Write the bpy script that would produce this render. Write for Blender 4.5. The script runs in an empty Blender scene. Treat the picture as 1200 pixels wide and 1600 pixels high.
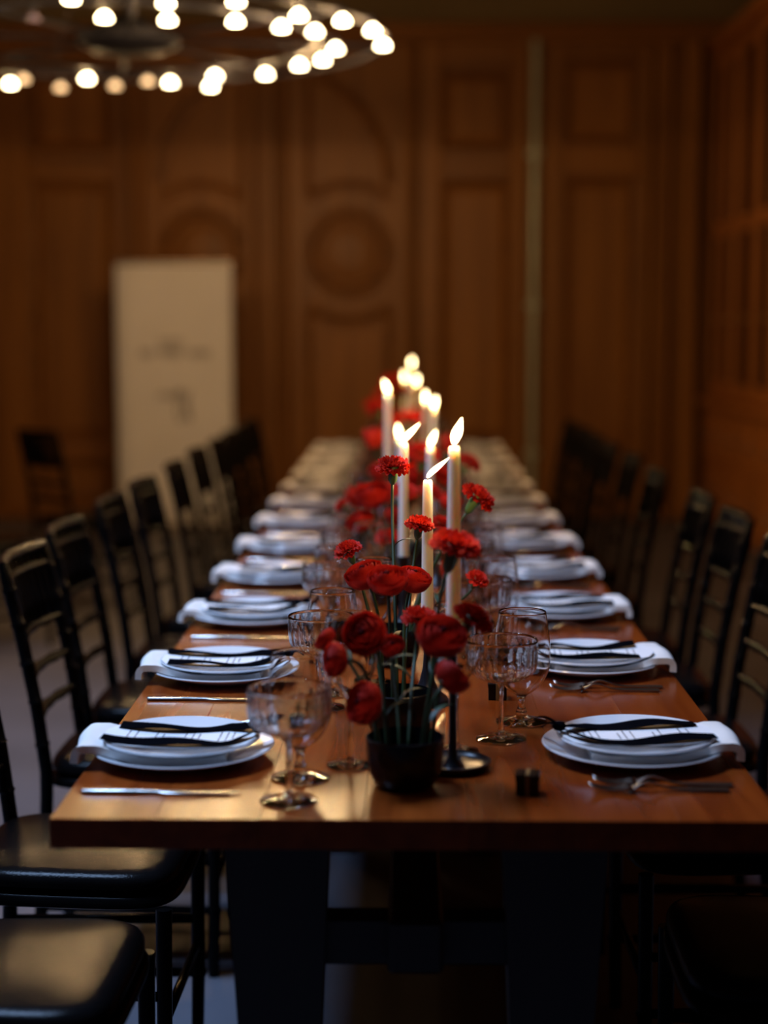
import bpy, math, random
from mathutils import Vector, Matrix, Euler
random.seed(7)
PI = math.pi
scene = bpy.context.scene
COL = scene.collection

# ------------------------------------------------------------------ camera
cam_data = bpy.data.cameras.new('camera')
cam = bpy.data.objects.new('camera', cam_data)
COL.objects.link(cam)
cam.location = (0, 0, 1.42)
cam.rotation_euler = (PI/2 - math.atan(285/2500), 0, math.atan(38/2500))
cam_data.sensor_fit = 'HORIZONTAL'
cam_data.sensor_width = 24.0
cam_data.lens = 50.0
cam_data.clip_start = 0.05
cam_data.clip_end = 100
cam_data.dof.use_dof = True
cam_data.dof.focus_distance = 2.74
cam_data.dof.aperture_fstop = 1.25
scene.camera = cam

# ------------------------------------------------------------------ world, exposure
world = bpy.data.worlds.new('world')
scene.world = world
world.use_nodes = True
world.node_tree.nodes['Background'].inputs[0].default_value = (0.10, 0.16, 0.32, 1)
world.node_tree.nodes['Background'].inputs[1].default_value = 0.35
scene.view_settings.view_transform = 'Standard'
scene.view_settings.look = 'None'
scene.view_settings.gamma = 1
scene.view_settings.use_curve_mapping = False
scene.view_settings.exposure = 0.0
scene.cycles.use_denoising = True
scene.cycles.sample_clamp_indirect = 4.0
scene.cycles.max_bounces = 10
scene.cycles.transmission_bounces = 10
scene.cycles.glossy_bounces = 4
scene.cycles.diffuse_bounces = 3
scene.cycles.transparent_max_bounces = 10

def area_light(name, loc, rot, sx, sy, power, color):
    l = bpy.data.lights.new(name, 'AREA')
    l.shape = 'RECTANGLE'; l.size = sx; l.size_y = sy
    l.energy = power; l.color = color
    o = bpy.data.objects.new(name, l); COL.objects.link(o)
    o.location = loc; o.rotation_euler = rot
    return o
CEIL = 4.30
SKY_X, SKY_Y, SKY_PANE = -1.75, 3.0, 0.60      # the four-pane roof light that is mirrored in the glasses
for i in (-1, 1):                           # dusk daylight through its four panes
    for j in (-1, 1):
        area_light('skylight_daylight_offscreen', (SKY_X + i*(SKY_PANE/2+0.04), SKY_Y + j*(SKY_PANE/2+0.04), CEIL + 0.05), (0, 0, 0), SKY_PANE, SKY_PANE, 70.0, (0.42, 0.63, 1.0))

# ------------------------------------------------------------------ materials
def mat(name):
    m = bpy.data.materials.new(name); m.use_nodes = True
    return m, m.node_tree, m.node_tree.nodes['Principled BSDF']
def simple(name, color, rough=0.5, metal=0.0, spec=0.5, coat=0.0, bump=0.0, bump_scale=200, var=0.0, var_scale=8):
    m, t, b = mat(name)
    b.inputs['Base Color'].default_value = (*color, 1)
    b.inputs['Roughness'].default_value = rough
    b.inputs['Metallic'].default_value = metal
    b.inputs['Specular IOR Level'].default_value = spec
    b.inputs['Coat Weight'].default_value = coat
    tc = t.nodes.new('ShaderNodeTexCoord')
    if var > 0:
        n = t.nodes.new('ShaderNodeTexNoise'); n.inputs['Scale'].default_value = var_scale; n.inputs['Detail'].default_value = 5
        t.links.new(tc.outputs['Object'], n.inputs['Vector'])
        r = t.nodes.new('ShaderNodeValToRGB')
        r.color_ramp.elements[0].position = 0.3; r.color_ramp.elements[1].position = 0.7
        r.color_ramp.elements[0].color = (*[c*(1-var) for c in color], 1)
        r.color_ramp.elements[1].color = (*[min(1, c*(1+var)) for c in color], 1)
        t.links.new(n.outputs['Fac'], r.inputs['Fac']); t.links.new(r.outputs['Color'], b.inputs['Base Color'])
    if bump > 0:
        n2 = t.nodes.new('ShaderNodeTexNoise'); n2.inputs['Scale'].default_value = bump_scale; n2.inputs['Detail'].default_value = 3
        t.links.new(tc.outputs['Object'], n2.inputs['Vector'])
        bp = t.nodes.new('ShaderNodeBump'); bp.inputs['Strength'].default_value = bump; bp.inputs['Distance'].default_value = 0.002
        t.links.new(n2.outputs['Fac'], bp.inputs['Height']); t.links.new(bp.outputs['Normal'], b.inputs['Normal'])
    return m
def wood(name, dark, light, axis, rough=0.4, spec=0.5, scale=1.0, coat=0.0, random_tint=0.0):
    m, t, b = mat(name)
    tc = t.nodes.new('ShaderNodeTexCoord')
    oi = t.nodes.new('ShaderNodeObjectInfo')
    off = t.nodes.new('ShaderNodeVectorMath'); off.operation = 'ADD'
    sc_ = t.nodes.new('ShaderNodeVectorMath'); sc_.operation = 'SCALE'
    cmb = t.nodes.new('ShaderNodeCombineXYZ')
    for k in range(3): t.links.new(oi.outputs['Random'], cmb.inputs[k])
    t.links.new(cmb.outputs[0], sc_.inputs[0]); sc_.inputs['Scale'].default_value = 17.0
    t.links.new(tc.outputs['Object'], off.inputs[0]); t.links.new(sc_.outputs[0], off.inputs[1])
    mp = t.nodes.new('ShaderNodeMapping')
    s = [14*scale, 14*scale, 14*scale]; s[axis] = 0.9*scale
    mp.inputs['Scale'].default_value = s
    t.links.new(off.outputs[0], mp.inputs['Vector'])
    n = t.nodes.new('ShaderNodeTexNoise'); n.inputs['Scale'].default_value = 1.6; n.inputs['Detail'].default_value = 8; n.inputs['Distortion'].default_value = 0.6
    t.links.new(mp.outputs[0], n.inputs['Vector'])
    r = t.nodes.new('ShaderNodeValToRGB')
    r.color_ramp.elements[0].position = 0.3; r.color_ramp.elements[1].position = 0.7
    r.color_ramp.elements[0].color = (*dark, 1); r.color_ramp.elements[1].color = (*light, 1)
    t.links.new(n.outputs['Fac'], r.inputs['Fac'])
    src = r.outputs['Color']
    if random_tint > 0:
        hs = t.nodes.new('ShaderNodeHueSaturation')
        mr = t.nodes.new('ShaderNodeMapRange')
        mr.inputs['To Min'].default_value = 1 - random_tint; mr.inputs['To Max'].default_value = 1 + random_tint
        t.links.new(oi.outputs['Random'], mr.inputs['Value']); t.links.new(mr.outputs[0], hs.inputs['Value'])
        t.links.new(src, hs.inputs['Color']); src = hs.outputs['Color']
    t.links.new(src, b.inputs['Base Color'])
    b.inputs['Roughness'].default_value = rough
    b.inputs['Specular IOR Level'].default_value = spec
    b.inputs['Coat Weight'].default_value = coat; b.inputs['Coat Roughness'].default_value = 0.18
    bp = t.nodes.new('ShaderNodeBump'); bp.inputs['Strength'].default_value = 0.08; bp.inputs['Distance'].default_value = 0.002
    t.links.new(n.outputs['Fac'], bp.inputs['Height']); t.links.new(bp.outputs['Normal'], b.inputs['Normal'])
    return m
def emit(name, color, strength):
    m = bpy.data.materials.new(name); m.use_nodes = True
    t = m.node_tree; t.nodes.clear()
    o = t.nodes.new('ShaderNodeOutputMaterial'); e = t.nodes.new('ShaderNodeEmission')
    e.inputs[0].default_value = (*color, 1); e.inputs[1].default_value = strength
    tr = t.nodes.new('ShaderNodeBsdfTransparent'); ad = t.nodes.new('ShaderNodeAddShader')
    t.links.new(e.outputs[0], ad.inputs[0]); t.links.new(tr.outputs[0], ad.inputs[1]); t.links.new(ad.outputs[0], o.inputs[0])
    return m
def glow(name, parent, loc, watts, color, radius):
    l = bpy.data.lights.new(name, 'POINT'); l.energy = watts; l.color = color; l.shadow_soft_size = radius
    o = bpy.data.objects.new(name, l); COL.objects.link(o); o.parent = parent; o.location = loc
    return o
def glass(name, color=(1, 1, 1), rough=0.0, ior=1.45):
    m = bpy.data.materials.new(name); m.use_nodes = True
    t = m.node_tree; t.nodes.clear()
    o = t.nodes.new('ShaderNodeOutputMaterial'); g = t.nodes.new('ShaderNodeBsdfGlass')
    g.inputs['Color'].default_value = (*color, 1); g.inputs['Roughness'].default_value = rough; g.inputs['IOR'].default_value = ior
    t.links.new(g.outputs[0], o.inputs[0])
    return m
def thin_glass(name, tint=(0.75, 0.78, 0.8)):
    m = bpy.data.materials.new(name); m.use_nodes = True
    t = m.node_tree; t.nodes.clear()
    o = t.nodes.new('ShaderNodeOutputMaterial'); mx = t.nodes.new('ShaderNodeMixShader')
    tr = t.nodes.new('ShaderNodeBsdfTransparent'); gl = t.nodes.new('ShaderNodeBsdfGlossy'); fr = t.nodes.new('ShaderNodeFresnel')
    tr.inputs[0].default_value = (*tint, 1); gl.inputs['Roughness'].default_value = 0.03
    t.links.new(fr.outputs[0], mx.inputs[0]); t.links.new(tr.outputs[0], mx.inputs[1]); t.links.new(gl.outputs[0], mx.inputs[2])
    t.links.new(mx.outputs[0], o.inputs[0])
    return m
def petal(name, c1, c2):
    m, t, b = mat(name)
    tc = t.nodes.new('ShaderNodeTexCoord'); n = t.nodes.new('ShaderNodeTexNoise'); n.inputs['Scale'].default_value = 60
    t.links.new(tc.outputs['Object'], n.inputs['Vector'])
    r = t.nodes.new('ShaderNodeValToRGB'); r.color_ramp.elements[0].position = 0.35; r.color_ramp.elements[1].position = 0.65
    r.color_ramp.elements[0].color = (*c1, 1); r.color_ramp.elements[1].color = (*c2, 1)
    t.links.new(n.outputs['Fac'], r.inputs['Fac']); t.links.new(r.outputs['Color'], b.inputs['Base Color'])
    b.inputs['Roughness'].default_value = 0.65; b.inputs['Specular IOR Level'].default_value = 0.25
    tl = t.nodes.new('ShaderNodeBsdfTranslucent'); mx = t.nodes.new('ShaderNodeMixShader'); mx.inputs[0].default_value = 0.35
    t.links.new(r.outputs['Color'], tl.inputs[0])
    out = t.nodes['Material Output']
    t.links.new(b.outputs[0], mx.inputs[1]); t.links.new(tl.outputs[0], mx.inputs[2]); t.links.new(mx.outputs[0], out.inputs[0])
    return m

M = {}
M['table_wood'] = wood('table_wood', (0.17, 0.027, 0.004), (0.29, 0.057, 0.008), 1, rough=0.2, spec=0.3, scale=1.2, random_tint=0.18)
M['table_leg'] = wood('dark_leg_wood', (0.008, 0.006, 0.006), (0.016, 0.011, 0.010), 2, rough=0.5)
M['panel_wood'] = wood('panel_wood', (0.20, 0.073, 0.012), (0.34, 0.135, 0.024), 2, rough=0.45, spec=0.3, scale=0.5, random_tint=0.12)
M['rail_wood'] = wood('rail_wood', (0.18, 0.065, 0.011), (0.30, 0.117, 0.021), 0, rough=0.45, spec=0.3, scale=0.5, random_tint=0.1)
M['cabinet_wood'] = wood('cabinet_wood', (0.34, 0.11, 0.020), (0.52, 0.18, 0.034), 2, rough=0.4, scale=0.5, random_tint=0.1)
M['plaster'] = simple('plaster', (0.16, 0.105, 0.04), 0.8, var=0.1, var_scale=2)
M['ceiling'] = simple('ceiling_paint', (0.10, 0.075, 0.05), 0.85, var=0.1, var_scale=2)
M['floor'] = simple('floor_stone', (0.105, 0.10, 0.115), 0.5, var=0.22, var_scale=1.6, bump=0.1, bump_scale=40)
M['porcelain'] = simple('porcelain', (0.80, 0.80, 0.82), 0.18, coat=0.3, var=0.015)
M['linen'] = simple('linen', (0.80, 0.78, 0.75), 0.85, bump=0.25, bump_scale=900, var=0.03, var_scale=20)
M['paper'] = simple('paper', (0.85, 0.85, 0.86), 0.75, var=0.02)
M['ink'] = simple('ink', (0.04, 0.04, 0.05), 0.7, var=0.1)
M['grey_ink'] = simple('grey_ink', (0.30, 0.27, 0.28), 0.7, var=0.1)
M['ribbon'] = simple('black_velvet', (0.003, 0.003, 0.0045), 1.0, spec=0.0, bump=0.1, bump_scale=1500, var=0.2)
M['gold_highlight'] = simple('painted_gold_highlight', (0.22, 0.15, 0.07), 0.5, var=0.1)  # gold tone that paints the highlight line on the favour boxes
M['steel'] = simple('brushed_steel', (0.40, 0.37, 0.34), 0.24, metal=1.0, bump=0.02, bump_scale=400)
M['chair'] = simple('black_lacquer', (0.004, 0.0035, 0.0035), 0.22, spec=0.10, bump=0.05, bump_scale=120, var=0.2)
M['vinyl'] = simple('black_vinyl', (0.006, 0.005, 0.005), 0.2, spec=0.13, bump=0.25, bump_scale=260, var=0.2)
M['black_ceramic'] = simple('black_ceramic', (0.004, 0.004, 0.006), 0.25, spec=0.3, bump=0.03, var=0.2)
M['black_metal'] = simple('black_metal', (0.010, 0.010, 0.014), 0.30, spec=0.6, metal=0.2, var=0.1)
M['chandelier_metal'] = simple('matt_black_iron', (0.008, 0.008, 0.012), 0.6, spec=0.12, var=0.2)
M['soil'] = simple('flower_pin_holder', (0.012, 0.014, 0.010), 0.8, bump=0.5, bump_scale=300, var=0.3)
M['stem'] = simple('stem_green', (0.022, 0.045, 0.012), 0.55, var=0.25, var_scale=30)
M['leaf'] = simple('leaf_green', (0.018, 0.04, 0.014), 0.5, var=0.25, var_scale=30)
M['calyx'] = simple('calyx_green', (0.06, 0.12, 0.03), 0.5, var=0.2, var_scale=40)
M['carnation'] = petal('carnation_petal', (0.46, 0.010, 0.005), (0.70, 0.030, 0.010))
M['ranunculus'] = petal('ranunculus_petal', (0.44, 0.008, 0.005), (0.66, 0.026, 0.008))
M['tulip'] = petal('tulip_petal', (0.60, 0.022, 0.008), (0.78, 0.045, 0.015))
M['flower_eye'] = simple('flower_eye', (0.06, 0.003, 0.004), 0.9, spec=0.05, bump=0.4, var=0.2)
M['glass'] = glass('clear_glass')
M['pane'] = thin_glass('cabinet_pane')
M['skypane'] = thin_glass('skylight_pane', (0.95, 0.97, 1.0))
M['bulb'] = emit('lit_bulb', (1.0, 0.76, 0.42), 16.0)
M['dim_bulb'] = emit('dim_bulb', (1.0, 0.60, 0.28), 1.6)
M['dead_bulb'] = simple('unlit_bulb_glass', (0.12, 0.10, 0.16), 0.15, var=0.1)
M['brass'] = simple('aged_brass', (0.45, 0.33, 0.15), 0.35, metal=1.0, var=0.15)
M['nickel'] = simple('nickel_knob', (0.70, 0.62, 0.55), 0.2, metal=1.0, var=0.05)
M['pipe'] = simple('painted_pipe', (0.55, 0.56, 0.42), 0.35, metal=0.3, var=0.1)
M['banner'] = simple('banner_fabric', (0.86, 0.84, 0.84), 0.8, var=0.03, var_scale=3)
M['flame'] = emit('candle_flame', (1.0, 0.74, 0.36), 9.0)
M['wick'] = simple('burnt_wick', (0.01, 0.008, 0.006), 0.9, var=0.2)
def wax():
    m, t, b = mat('candle_wax')
    tc = t.nodes.new('ShaderNodeTexCoord'); n = t.nodes.new('ShaderNodeTexNoise'); n.inputs['Scale'].default_value = 15
    t.links.new(tc.outputs['Object'], n.inputs['Vector'])
    r = t.nodes.new('ShaderNodeValToRGB')
    r.color_ramp.elements[0].color = (0.80, 0.70, 0.62, 1); r.color_ramp.elements[1].color = (0.88, 0.79, 0.71, 1)
    t.links.new(n.outputs['Fac'], r.inputs['Fac']); t.links.new(r.outputs['Color'], b.inputs['Base Color'])
    b.inputs['Roughness'].default_value = 0.35
    b.inputs['Subsurface Weight'].default_value = 1.0
    b.inputs['Subsurface Radius'].default_value = (1.0, 0.55, 0.3)
    b.inputs['Subsurface Scale'].default_value = 0.05
    return m
M['wax'] = wax()

for k_ in ('vinyl', 'chair'):
    M[k_].node_tree.nodes['Principled BSDF'].inputs['Specular Tint'].default_value = (0.5, 0.5, 0.5, 1)

# ------------------------------------------------------------------ mesh helpers
class MB:
    def __init__(s): s.v = []; s.f = []
    def add(s, verts, faces):
        o = len(s.v); s.v += [tuple(p) for p in verts]; s.f += [tuple(i + o for i in f) for f in faces]; return s
    def box(s, x0, x1, y0, y1, z0, z1, c=0.0):
        """box with chamfered edges (c) on all sides"""
        if c <= 0:
            v = [(x, y, z) for z in (z0, z1) for y in (y0, y1) for x in (x0, x1)]
            return s.add(v, [(0, 2, 3, 1), (4, 5, 7, 6), (0, 1, 5, 4), (2, 6, 7, 3), (0, 4, 6, 2), (1, 3, 7, 5)])
        X = (x0, x1); Y = (y0, y1); Z = (z0, z1); v = []; idx = {}
        sg = (1, -1)
        for i in (0, 1):
            for j in (0, 1):
                for k in (0, 1):
                    idx[i, j, k] = len(v)
                    v.append((X[i], Y[j] + sg[j]*c, Z[k] + sg[k]*c))
                    v.append((X[i] + sg[i]*c, Y[j], Z[k] + sg[k]*c))
                    v.append((X[i] + sg[i]*c, Y[j] + sg[j]*c, Z[k]))
        f = []
        g = lambda i, j, k, a: idx[i, j, k] + a
        def quad(a, b_, c_, d_, flip):
            f.append((a, b_, c_, d_) if not flip else (d_, c_, b_, a))
        for i in (0, 1): quad(g(i,0,0,0), g(i,0,1,0), g(i,1,1,0), g(i,1,0,0), i == 1)
        for j in (0, 1): quad(g(0,j,0,1), g(1,j,0,1), g(1,j,1,1), g(0,j,1,1), j == 1)
        for k in (0, 1): quad(g(0,0,k,2), g(0,1,k,2), g(1,1,k,2), g(1,0,k,2), k == 1)
        for i in (0, 1):
            for j in (0, 1): quad(g(i,j,0,0), g(i,j,0,1), g(i,j,1,1), g(i,j,1,0), i == j)
            for k in (0, 1): quad(g(i,0,k,0), g(i,1,k,0), g(i,1,k,2), g(i,0,k,2), i == k)
        for j in (0, 1):
            for k in (0, 1): quad(g(0,j,k,1), g(0,j,k,2), g(1,j,k,2), g(1,j,k,1), j == k)
        for i in (0, 1):
            for j in (0, 1):
                for k in (0, 1):
                    t = (g(i,j,k,0), g(i,j,k,1), g(i,j,k,2)); f.append(t if (i+j+k) % 2 else t[::-1])
        return s.add(v, f)
    def lathe(s, prof, n=32, c=(0, 0, 0), closed=False, rfun=None):
        """prof: list of (r, z). r==0 ends are closed to a pole."""
        rings = []; base = len(s.v)
        for (r, z) in prof:
            if r < 1e-7:
                rings.append([len(s.v)]); s.v.append((c[0], c[1], c[2] + z))
            else:
                ring = []
                for i in range(n):
                    a = 2*PI*i/n; rr = r*(rfun(a, r, z) if rfun else 1)
                    ring.append(len(s.v)); s.v.append((c[0] + rr*math.cos(a), c[1] + rr*math.sin(a), c[2] + z))
                rings.append(ring)
        pairs = list(zip(rings, rings[1:])) + ([(rings[-1], rings[0])] if closed else [])
        for A, B in pairs:
            if len(A) == 1 and len(B) == 1: continue
            for i in range(n):
                j = (i + 1) % n
                if len(A) == 1: s.f.append((A[0], B[j], B[i]))
                elif len(B) == 1: s.f.append((A[i], A[j], B[0]))
                else: s.f.append((A[i], A[j], B[j], B[i]))
        return s
    def tube(s, pts, rad, n=8, cap=True):
        pts = [Vector(p) for p in pts]
        rs = rad if isinstance(rad, (list, tuple)) else [rad]*len(pts)
        rings = []; up = None
        for i, p in enumerate(pts):
            t = (pts[min(i+1, len(pts)-1)] - pts[max(i-1, 0)]).normalized()
            if up is None:
                up = Vector((0, 0, 1)) if abs(t.z) < 0.9 else Vector((1, 0, 0))
            a = t.cross(up).normalized(); up = a.cross(t).normalized()
            ring = []
            for k in range(n):
                th = 2*PI*k/n; ring.append(len(s.v)); s.v.append(tuple(p + (a*math.cos(th) + up*math.sin(th))*rs[i]))
            rings.append(ring)
        for A, B in zip(rings, rings[1:]):
            for i in range(n):
                j = (i+1) % n; s.f.append((A[i], B[i], B[j], A[j]))
        if cap:
            s.f.append(tuple(rings[0])); s.f.append(tuple(rings[-1][::-1]))
        return s
    def loop_tube(s, pts, rad, n=8):
        """closed tube through a horizontal or vertical ring of points"""
        pts = [Vector(p) for p in pts]; m = len(pts); rings = []
        c = sum(pts, Vector())/m; nrm = (pts[0]-c).cross(pts[m//4]-c).normalized()
        for i, p in enumerate(pts):
            a = (p - c).normalized(); ring = []
            for k in range(n):
                th = 2*PI*k/n; ring.append(len(s.v)); s.v.append(tuple(p + (a*math.cos(th) + nrm*math.sin(th))*rad))
            rings.append(ring)
        for q in range(m):
            A = rings[q]; B = rings[(q+1) % m]
            for i in range(n):
                j = (i+1) % n; s.f.append((A[i], B[i], B[j], A[j]))
        return s
    def grid(s, fn, nu, nv, thick=None):
        """surface fn(u,v) for u,v in 0..1; with thick a closed sheet offset along its normal"""
        P = [[Vector(fn(i/nu, j/nv)) for j in range(nv+1)] for i in range(nu+1)]
        def sheet(off, flip):
            base = len(s.v)
            for i in range(nu+1):
                for j in range(nv+1):
                    p = P[i][j]
                    if off:
                        du = P[min(i+1, nu)][j] - P[max(i-1, 0)][j]; dv = P[i][min(j+1, nv)] - P[i][max(j-1, 0)]
                        nn = du.cross(dv)
                        if nn.length > 1e-12: p = p + nn.normalized()*off
                    s.v.append(tuple(p))
            for i in range(nu):
                for j in range(nv):
                    a = base + i*(nv+1) + j; q = (a, a+nv+1, a+nv+2, a+1)
                    s.f.append(q[::-1] if flip else q)
            return base
        if not thick:
            sheet(0, False); return s
        t = sheet(thick/2, False); b = sheet(-thick/2, True); w = nv+1
        for i in range(nu):
            for j, fl in ((0, False), (nv, True)):
                q = (t+i*w+j, b+i*w+j, b+(i+1)*w+j, t+(i+1)*w+j); s.f.append(q[::-1] if fl else q)
        for j in range(nv):
            for i, fl in ((0, True), (nu, False)):
                q = (t+i*w+j, b+i*w+j, b+i*w+j+1, t+i*w+j+1); s.f.append(q[::-1] if fl else q)
        return s
    def xform(s, m):
        s.v = [tuple(m @ Vector(p)) for p in s.v]; return s
    def mesh(s, name, material, smooth=False, angle=None):
        me = bpy.data.meshes.new(name); me.from_pydata(s.v, [], s.f); me.validate()
        me.materials.append(material)
        if smooth:
            me.polygons.foreach_set('use_smooth', [True]*len(me.polygons))
            if angle is not None:
                me.set_sharp_from_angle(angle=math.radians(angle))
        me.update()
        return me
    def build(s, name, material, parent=None, smooth=False, angle=None):
        return put(name, s.mesh(name, material, smooth, angle), parent)
def put(name, me, parent=None, loc=None, rot=None):
    o = bpy.data.objects.new(name, me); COL.objects.link(o)
    if parent is not None: o.parent = parent
    if loc is not None: o.location = loc
    if rot is not None: o.rotation_euler = rot
    return o
def tag(o, label, cat, group=None, kind=None):
    if label: o['label'] = label
    if cat: o['category'] = cat
    if group: o['group'] = group
    if kind: o['kind'] = kind
    return o
def struct(o, label=None):
    o['kind'] = 'structure'
    if label: o['label'] = label
    return o
def thing(name, label, cat, loc=(0, 0, 0), rz=0.0, group=None):
    o = bpy.data.objects.new(name, None); COL.objects.link(o)
    o.empty_display_size = 0.05
    o.location = loc; o.rotation_euler = (0, 0, rz)
    return tag(o, label, cat, group)
def copy_tree(o, parent=None):
    c = o.copy(); COL.objects.link(c); c.parent = parent
    for ch in list(o.children): copy_tree(ch, c)
    return c
def arc(cx, cz, r, a0, a1, n):
    return [(cx + r*math.cos(math.radians(a0 + (a1-a0)*i/n)), cz + r*math.sin(math.radians(a0 + (a1-a0)*i/n))) for i in range(n+1)]

# ================================================================== SETTING
WALL_Y = 12.0
RIGHT_X = 2.80
LEFT_X, REAR_Y = -5.2, -3.2
struct(MB().box(LEFT_X, RIGHT_X+0.1, REAR_Y, WALL_Y+0.2, -0.1, 0.0).build('floor', M['floor']), 'grey stone floor')
struct(MB().box(LEFT_X, RIGHT_X+0.1, WALL_Y, WALL_Y+0.15, 0.0, CEIL).build('wall_back', M['panel_wood']), 'panelled back wall of brown wood')
wall_back = bpy.data.objects['wall_back']
struct(MB().box(RIGHT_X, RIGHT_X+0.12, REAR_Y, WALL_Y, 0, CEIL).build('wall_right', M['panel_wood']), 'wooden wall behind the cabinets')
struct(MB().box(LEFT_X-0.12, LEFT_X, REAR_Y, WALL_Y, 0, CEIL).build('wall_left', M['panel_wood']), 'brown wooden side wall')
struct(MB().box(LEFT_X, RIGHT_X, REAR_Y-0.12, REAR_Y, 0, CEIL).build('wall_rear', M['panel_wood']), 'brown wooden end wall')
cb = MB()
p = SKY_PANE; h = p + 0.14; w = 0.10; z0, z1 = CEIL-0.01, CEIL+0.04
X0, X1, Y0, Y1 = SKY_X-h, SKY_X+h, SKY_Y-h, SKY_Y+h
cb.box(LEFT_X, RIGHT_X, REAR_Y, Y0, CEIL, CEIL+0.12); cb.box(LEFT_X, RIGHT_X, Y1, WALL_Y, CEIL, CEIL+0.12)
cb.box(LEFT_X, X0, Y0, Y1, CEIL, CEIL+0.12); cb.box(X1, RIGHT_X, Y0, Y1, CEIL, CEIL+0.12)
struct(cb.build('ceiling', M['ceiling']), 'dark ceiling with a square roof light')
win = struct(put('window_1', None), 'square four-pane roof light')
fb = MB()
fb.box(X0, X1, Y0, Y0+w, z0, z1); fb.box(X0, X1, Y1-w, Y1, z0, z1)
fb.box(X0, X0+w, Y0+w, Y1-w, z0, z1); fb.box(X1-w, X1, Y0+w, Y1-w, z0, z1)
fb.box(SKY_X-0.04, SKY_X+0.04, Y0+w, Y1-w, z0, z1)
fb.box(X0+w, SKY_X-0.04, SKY_Y-0.04, SKY_Y+0.04, z0, z1); fb.box(SKY_X+0.04, X1-w, SKY_Y-0.04, SKY_Y+0.04, z0, z1)
fb.build('window_frame', M['black_metal'], win)
for i in (-1, 1):
    for j in (-1, 1):
        cx_, cy_ = SKY_X + i*(p/2+0.04), SKY_Y + j*(p/2+0.04)
        MB().box(cx_-p/2, cx_+p/2, cy_-p/2, cy_+p/2, CEIL+0.015, CEIL+0.02).build('pane', M['skypane'], win)

# ---- panelling on the back wall: every stile, rail and raised panel is a piece of its own
def wall_box(name, x0, x1, z0, z1, depth, m, c=0.012, parent=wall_back):
    return MB().box(x0, x1, WALL_Y-depth, WALL_Y+0.005, z0, z1, c).build(name, m, parent)
def raised_panel(x0, x1, z0, z1, border=0.075, parent=wall_back):
    """fielded panel: recessed flat with a raised middle behind sloping edges"""
    y0, y1 = WALL_Y-0.014, WALL_Y-0.050
    b0 = 0.022
    v = []
    for (o, y) in ((0, WALL_Y+0.004), (0, y0), (b0, y0), (border, y1), (border+0.004, y1)):
        v += [(x0+o, y, z0+o), (x1-o, y, z0+o), (x1-o, y, z1-o), (x0+o, y, z1-o)]
    f = []
    for L in range(4):
        for k in range(4):
            a, b_ = L*4+k, L*4+(k+1) % 4; f.append((a, b_, b_+4, a+4))
    f.append((16, 17, 18, 19))
    return MB().add(v, f).build('panel', M['panel_wood'], parent)
def moulding(x0, x1, z0, z1, w=0.035, d=0.066, parent=wall_back):
    pts = [(x0, z0), (x1, z0), (x1, z1), (x0, z1)]
    prof = [(0, 0.02), (0.2*w, d), (0.6*w, d*0.92), (w, 0.02)]
    v = []; f = []
    for (o, dd) in prof:
        v += [(x0+o, WALL_Y-dd, z0+o), (x1-o, WALL_Y-dd, z0+o), (x1-o, WALL_Y-dd, z1-o), (x0+o, WALL_Y-dd, z1-o)]
    for L in range(3):
        for k in range(4):
            a, b_ = L*4+k, L*4+(k+1) % 4; f.append((a, b_, b_+4, a+4))
    return MB().add(v, f).build('moulding', M['rail_wood'], parent)
def bay(x0, x1, px0, px1, zs, top=3.50):
    """stiles at both sides, rails between the panels; zs: list of (z0, z1) openings from the bottom"""
    wall_box('stile', x0, px0, 0.0, top, 0.065, M['panel_wood'])
    wall_box('stile', px1, x1, 0.0, top, 0.065, M['panel_wood'])
    last = 0.0
    for (a, b_) in zs:
        wall_box('rail', px0, px1, last, a, 0.062, M['rail_wood']); last = b_
        raised_panel(px0, px1, a, b_)
        moulding(px0, px1, a, b_)
    wall_box('rail', px0, px1, last, top, 0.062, M['rail_wood'])
ZS = [(0.12, 0.44), (0.60, 2.50), (2.74, 3.28)]
bay(-5.18, -3.95, -4.95, -4.15, ZS)
bay(-3.92, -3.12, -3.80, -3.22, ZS)
bay(-3.09, -2.075, -2.79, -2.19, ZS)
bay(0.085, 0.86, 0.235, 0.75, ZS)
bay(0.98, 1.78, 1.15, 1.67, [(0.12, 0.36), (0.52, 2.52), (2.78, 3.36)])
for (a, b_) in ((-2.035, -1.96), (-1.215, -1.115), (-0.945, -0.895), (0.0, 0.045)):
    wall_box('pilaster', a, b_, 0.0, 3.50, 0.12, M['panel_wood'], 0.02)
wall_box('pilaster', -1.11, -0.985, 0.0, 3.50, 0.10, M['panel_wood'], 0.02)
wall_box('pilaster', 1.80, 1.92, 0.0, 3.50, 0.10, M['panel_wood'], 0.02)
wall_box('pilaster', 2.0, 2.12, 0.0, 3.50, 0.16, M['panel_wood'], 0.02)

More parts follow.
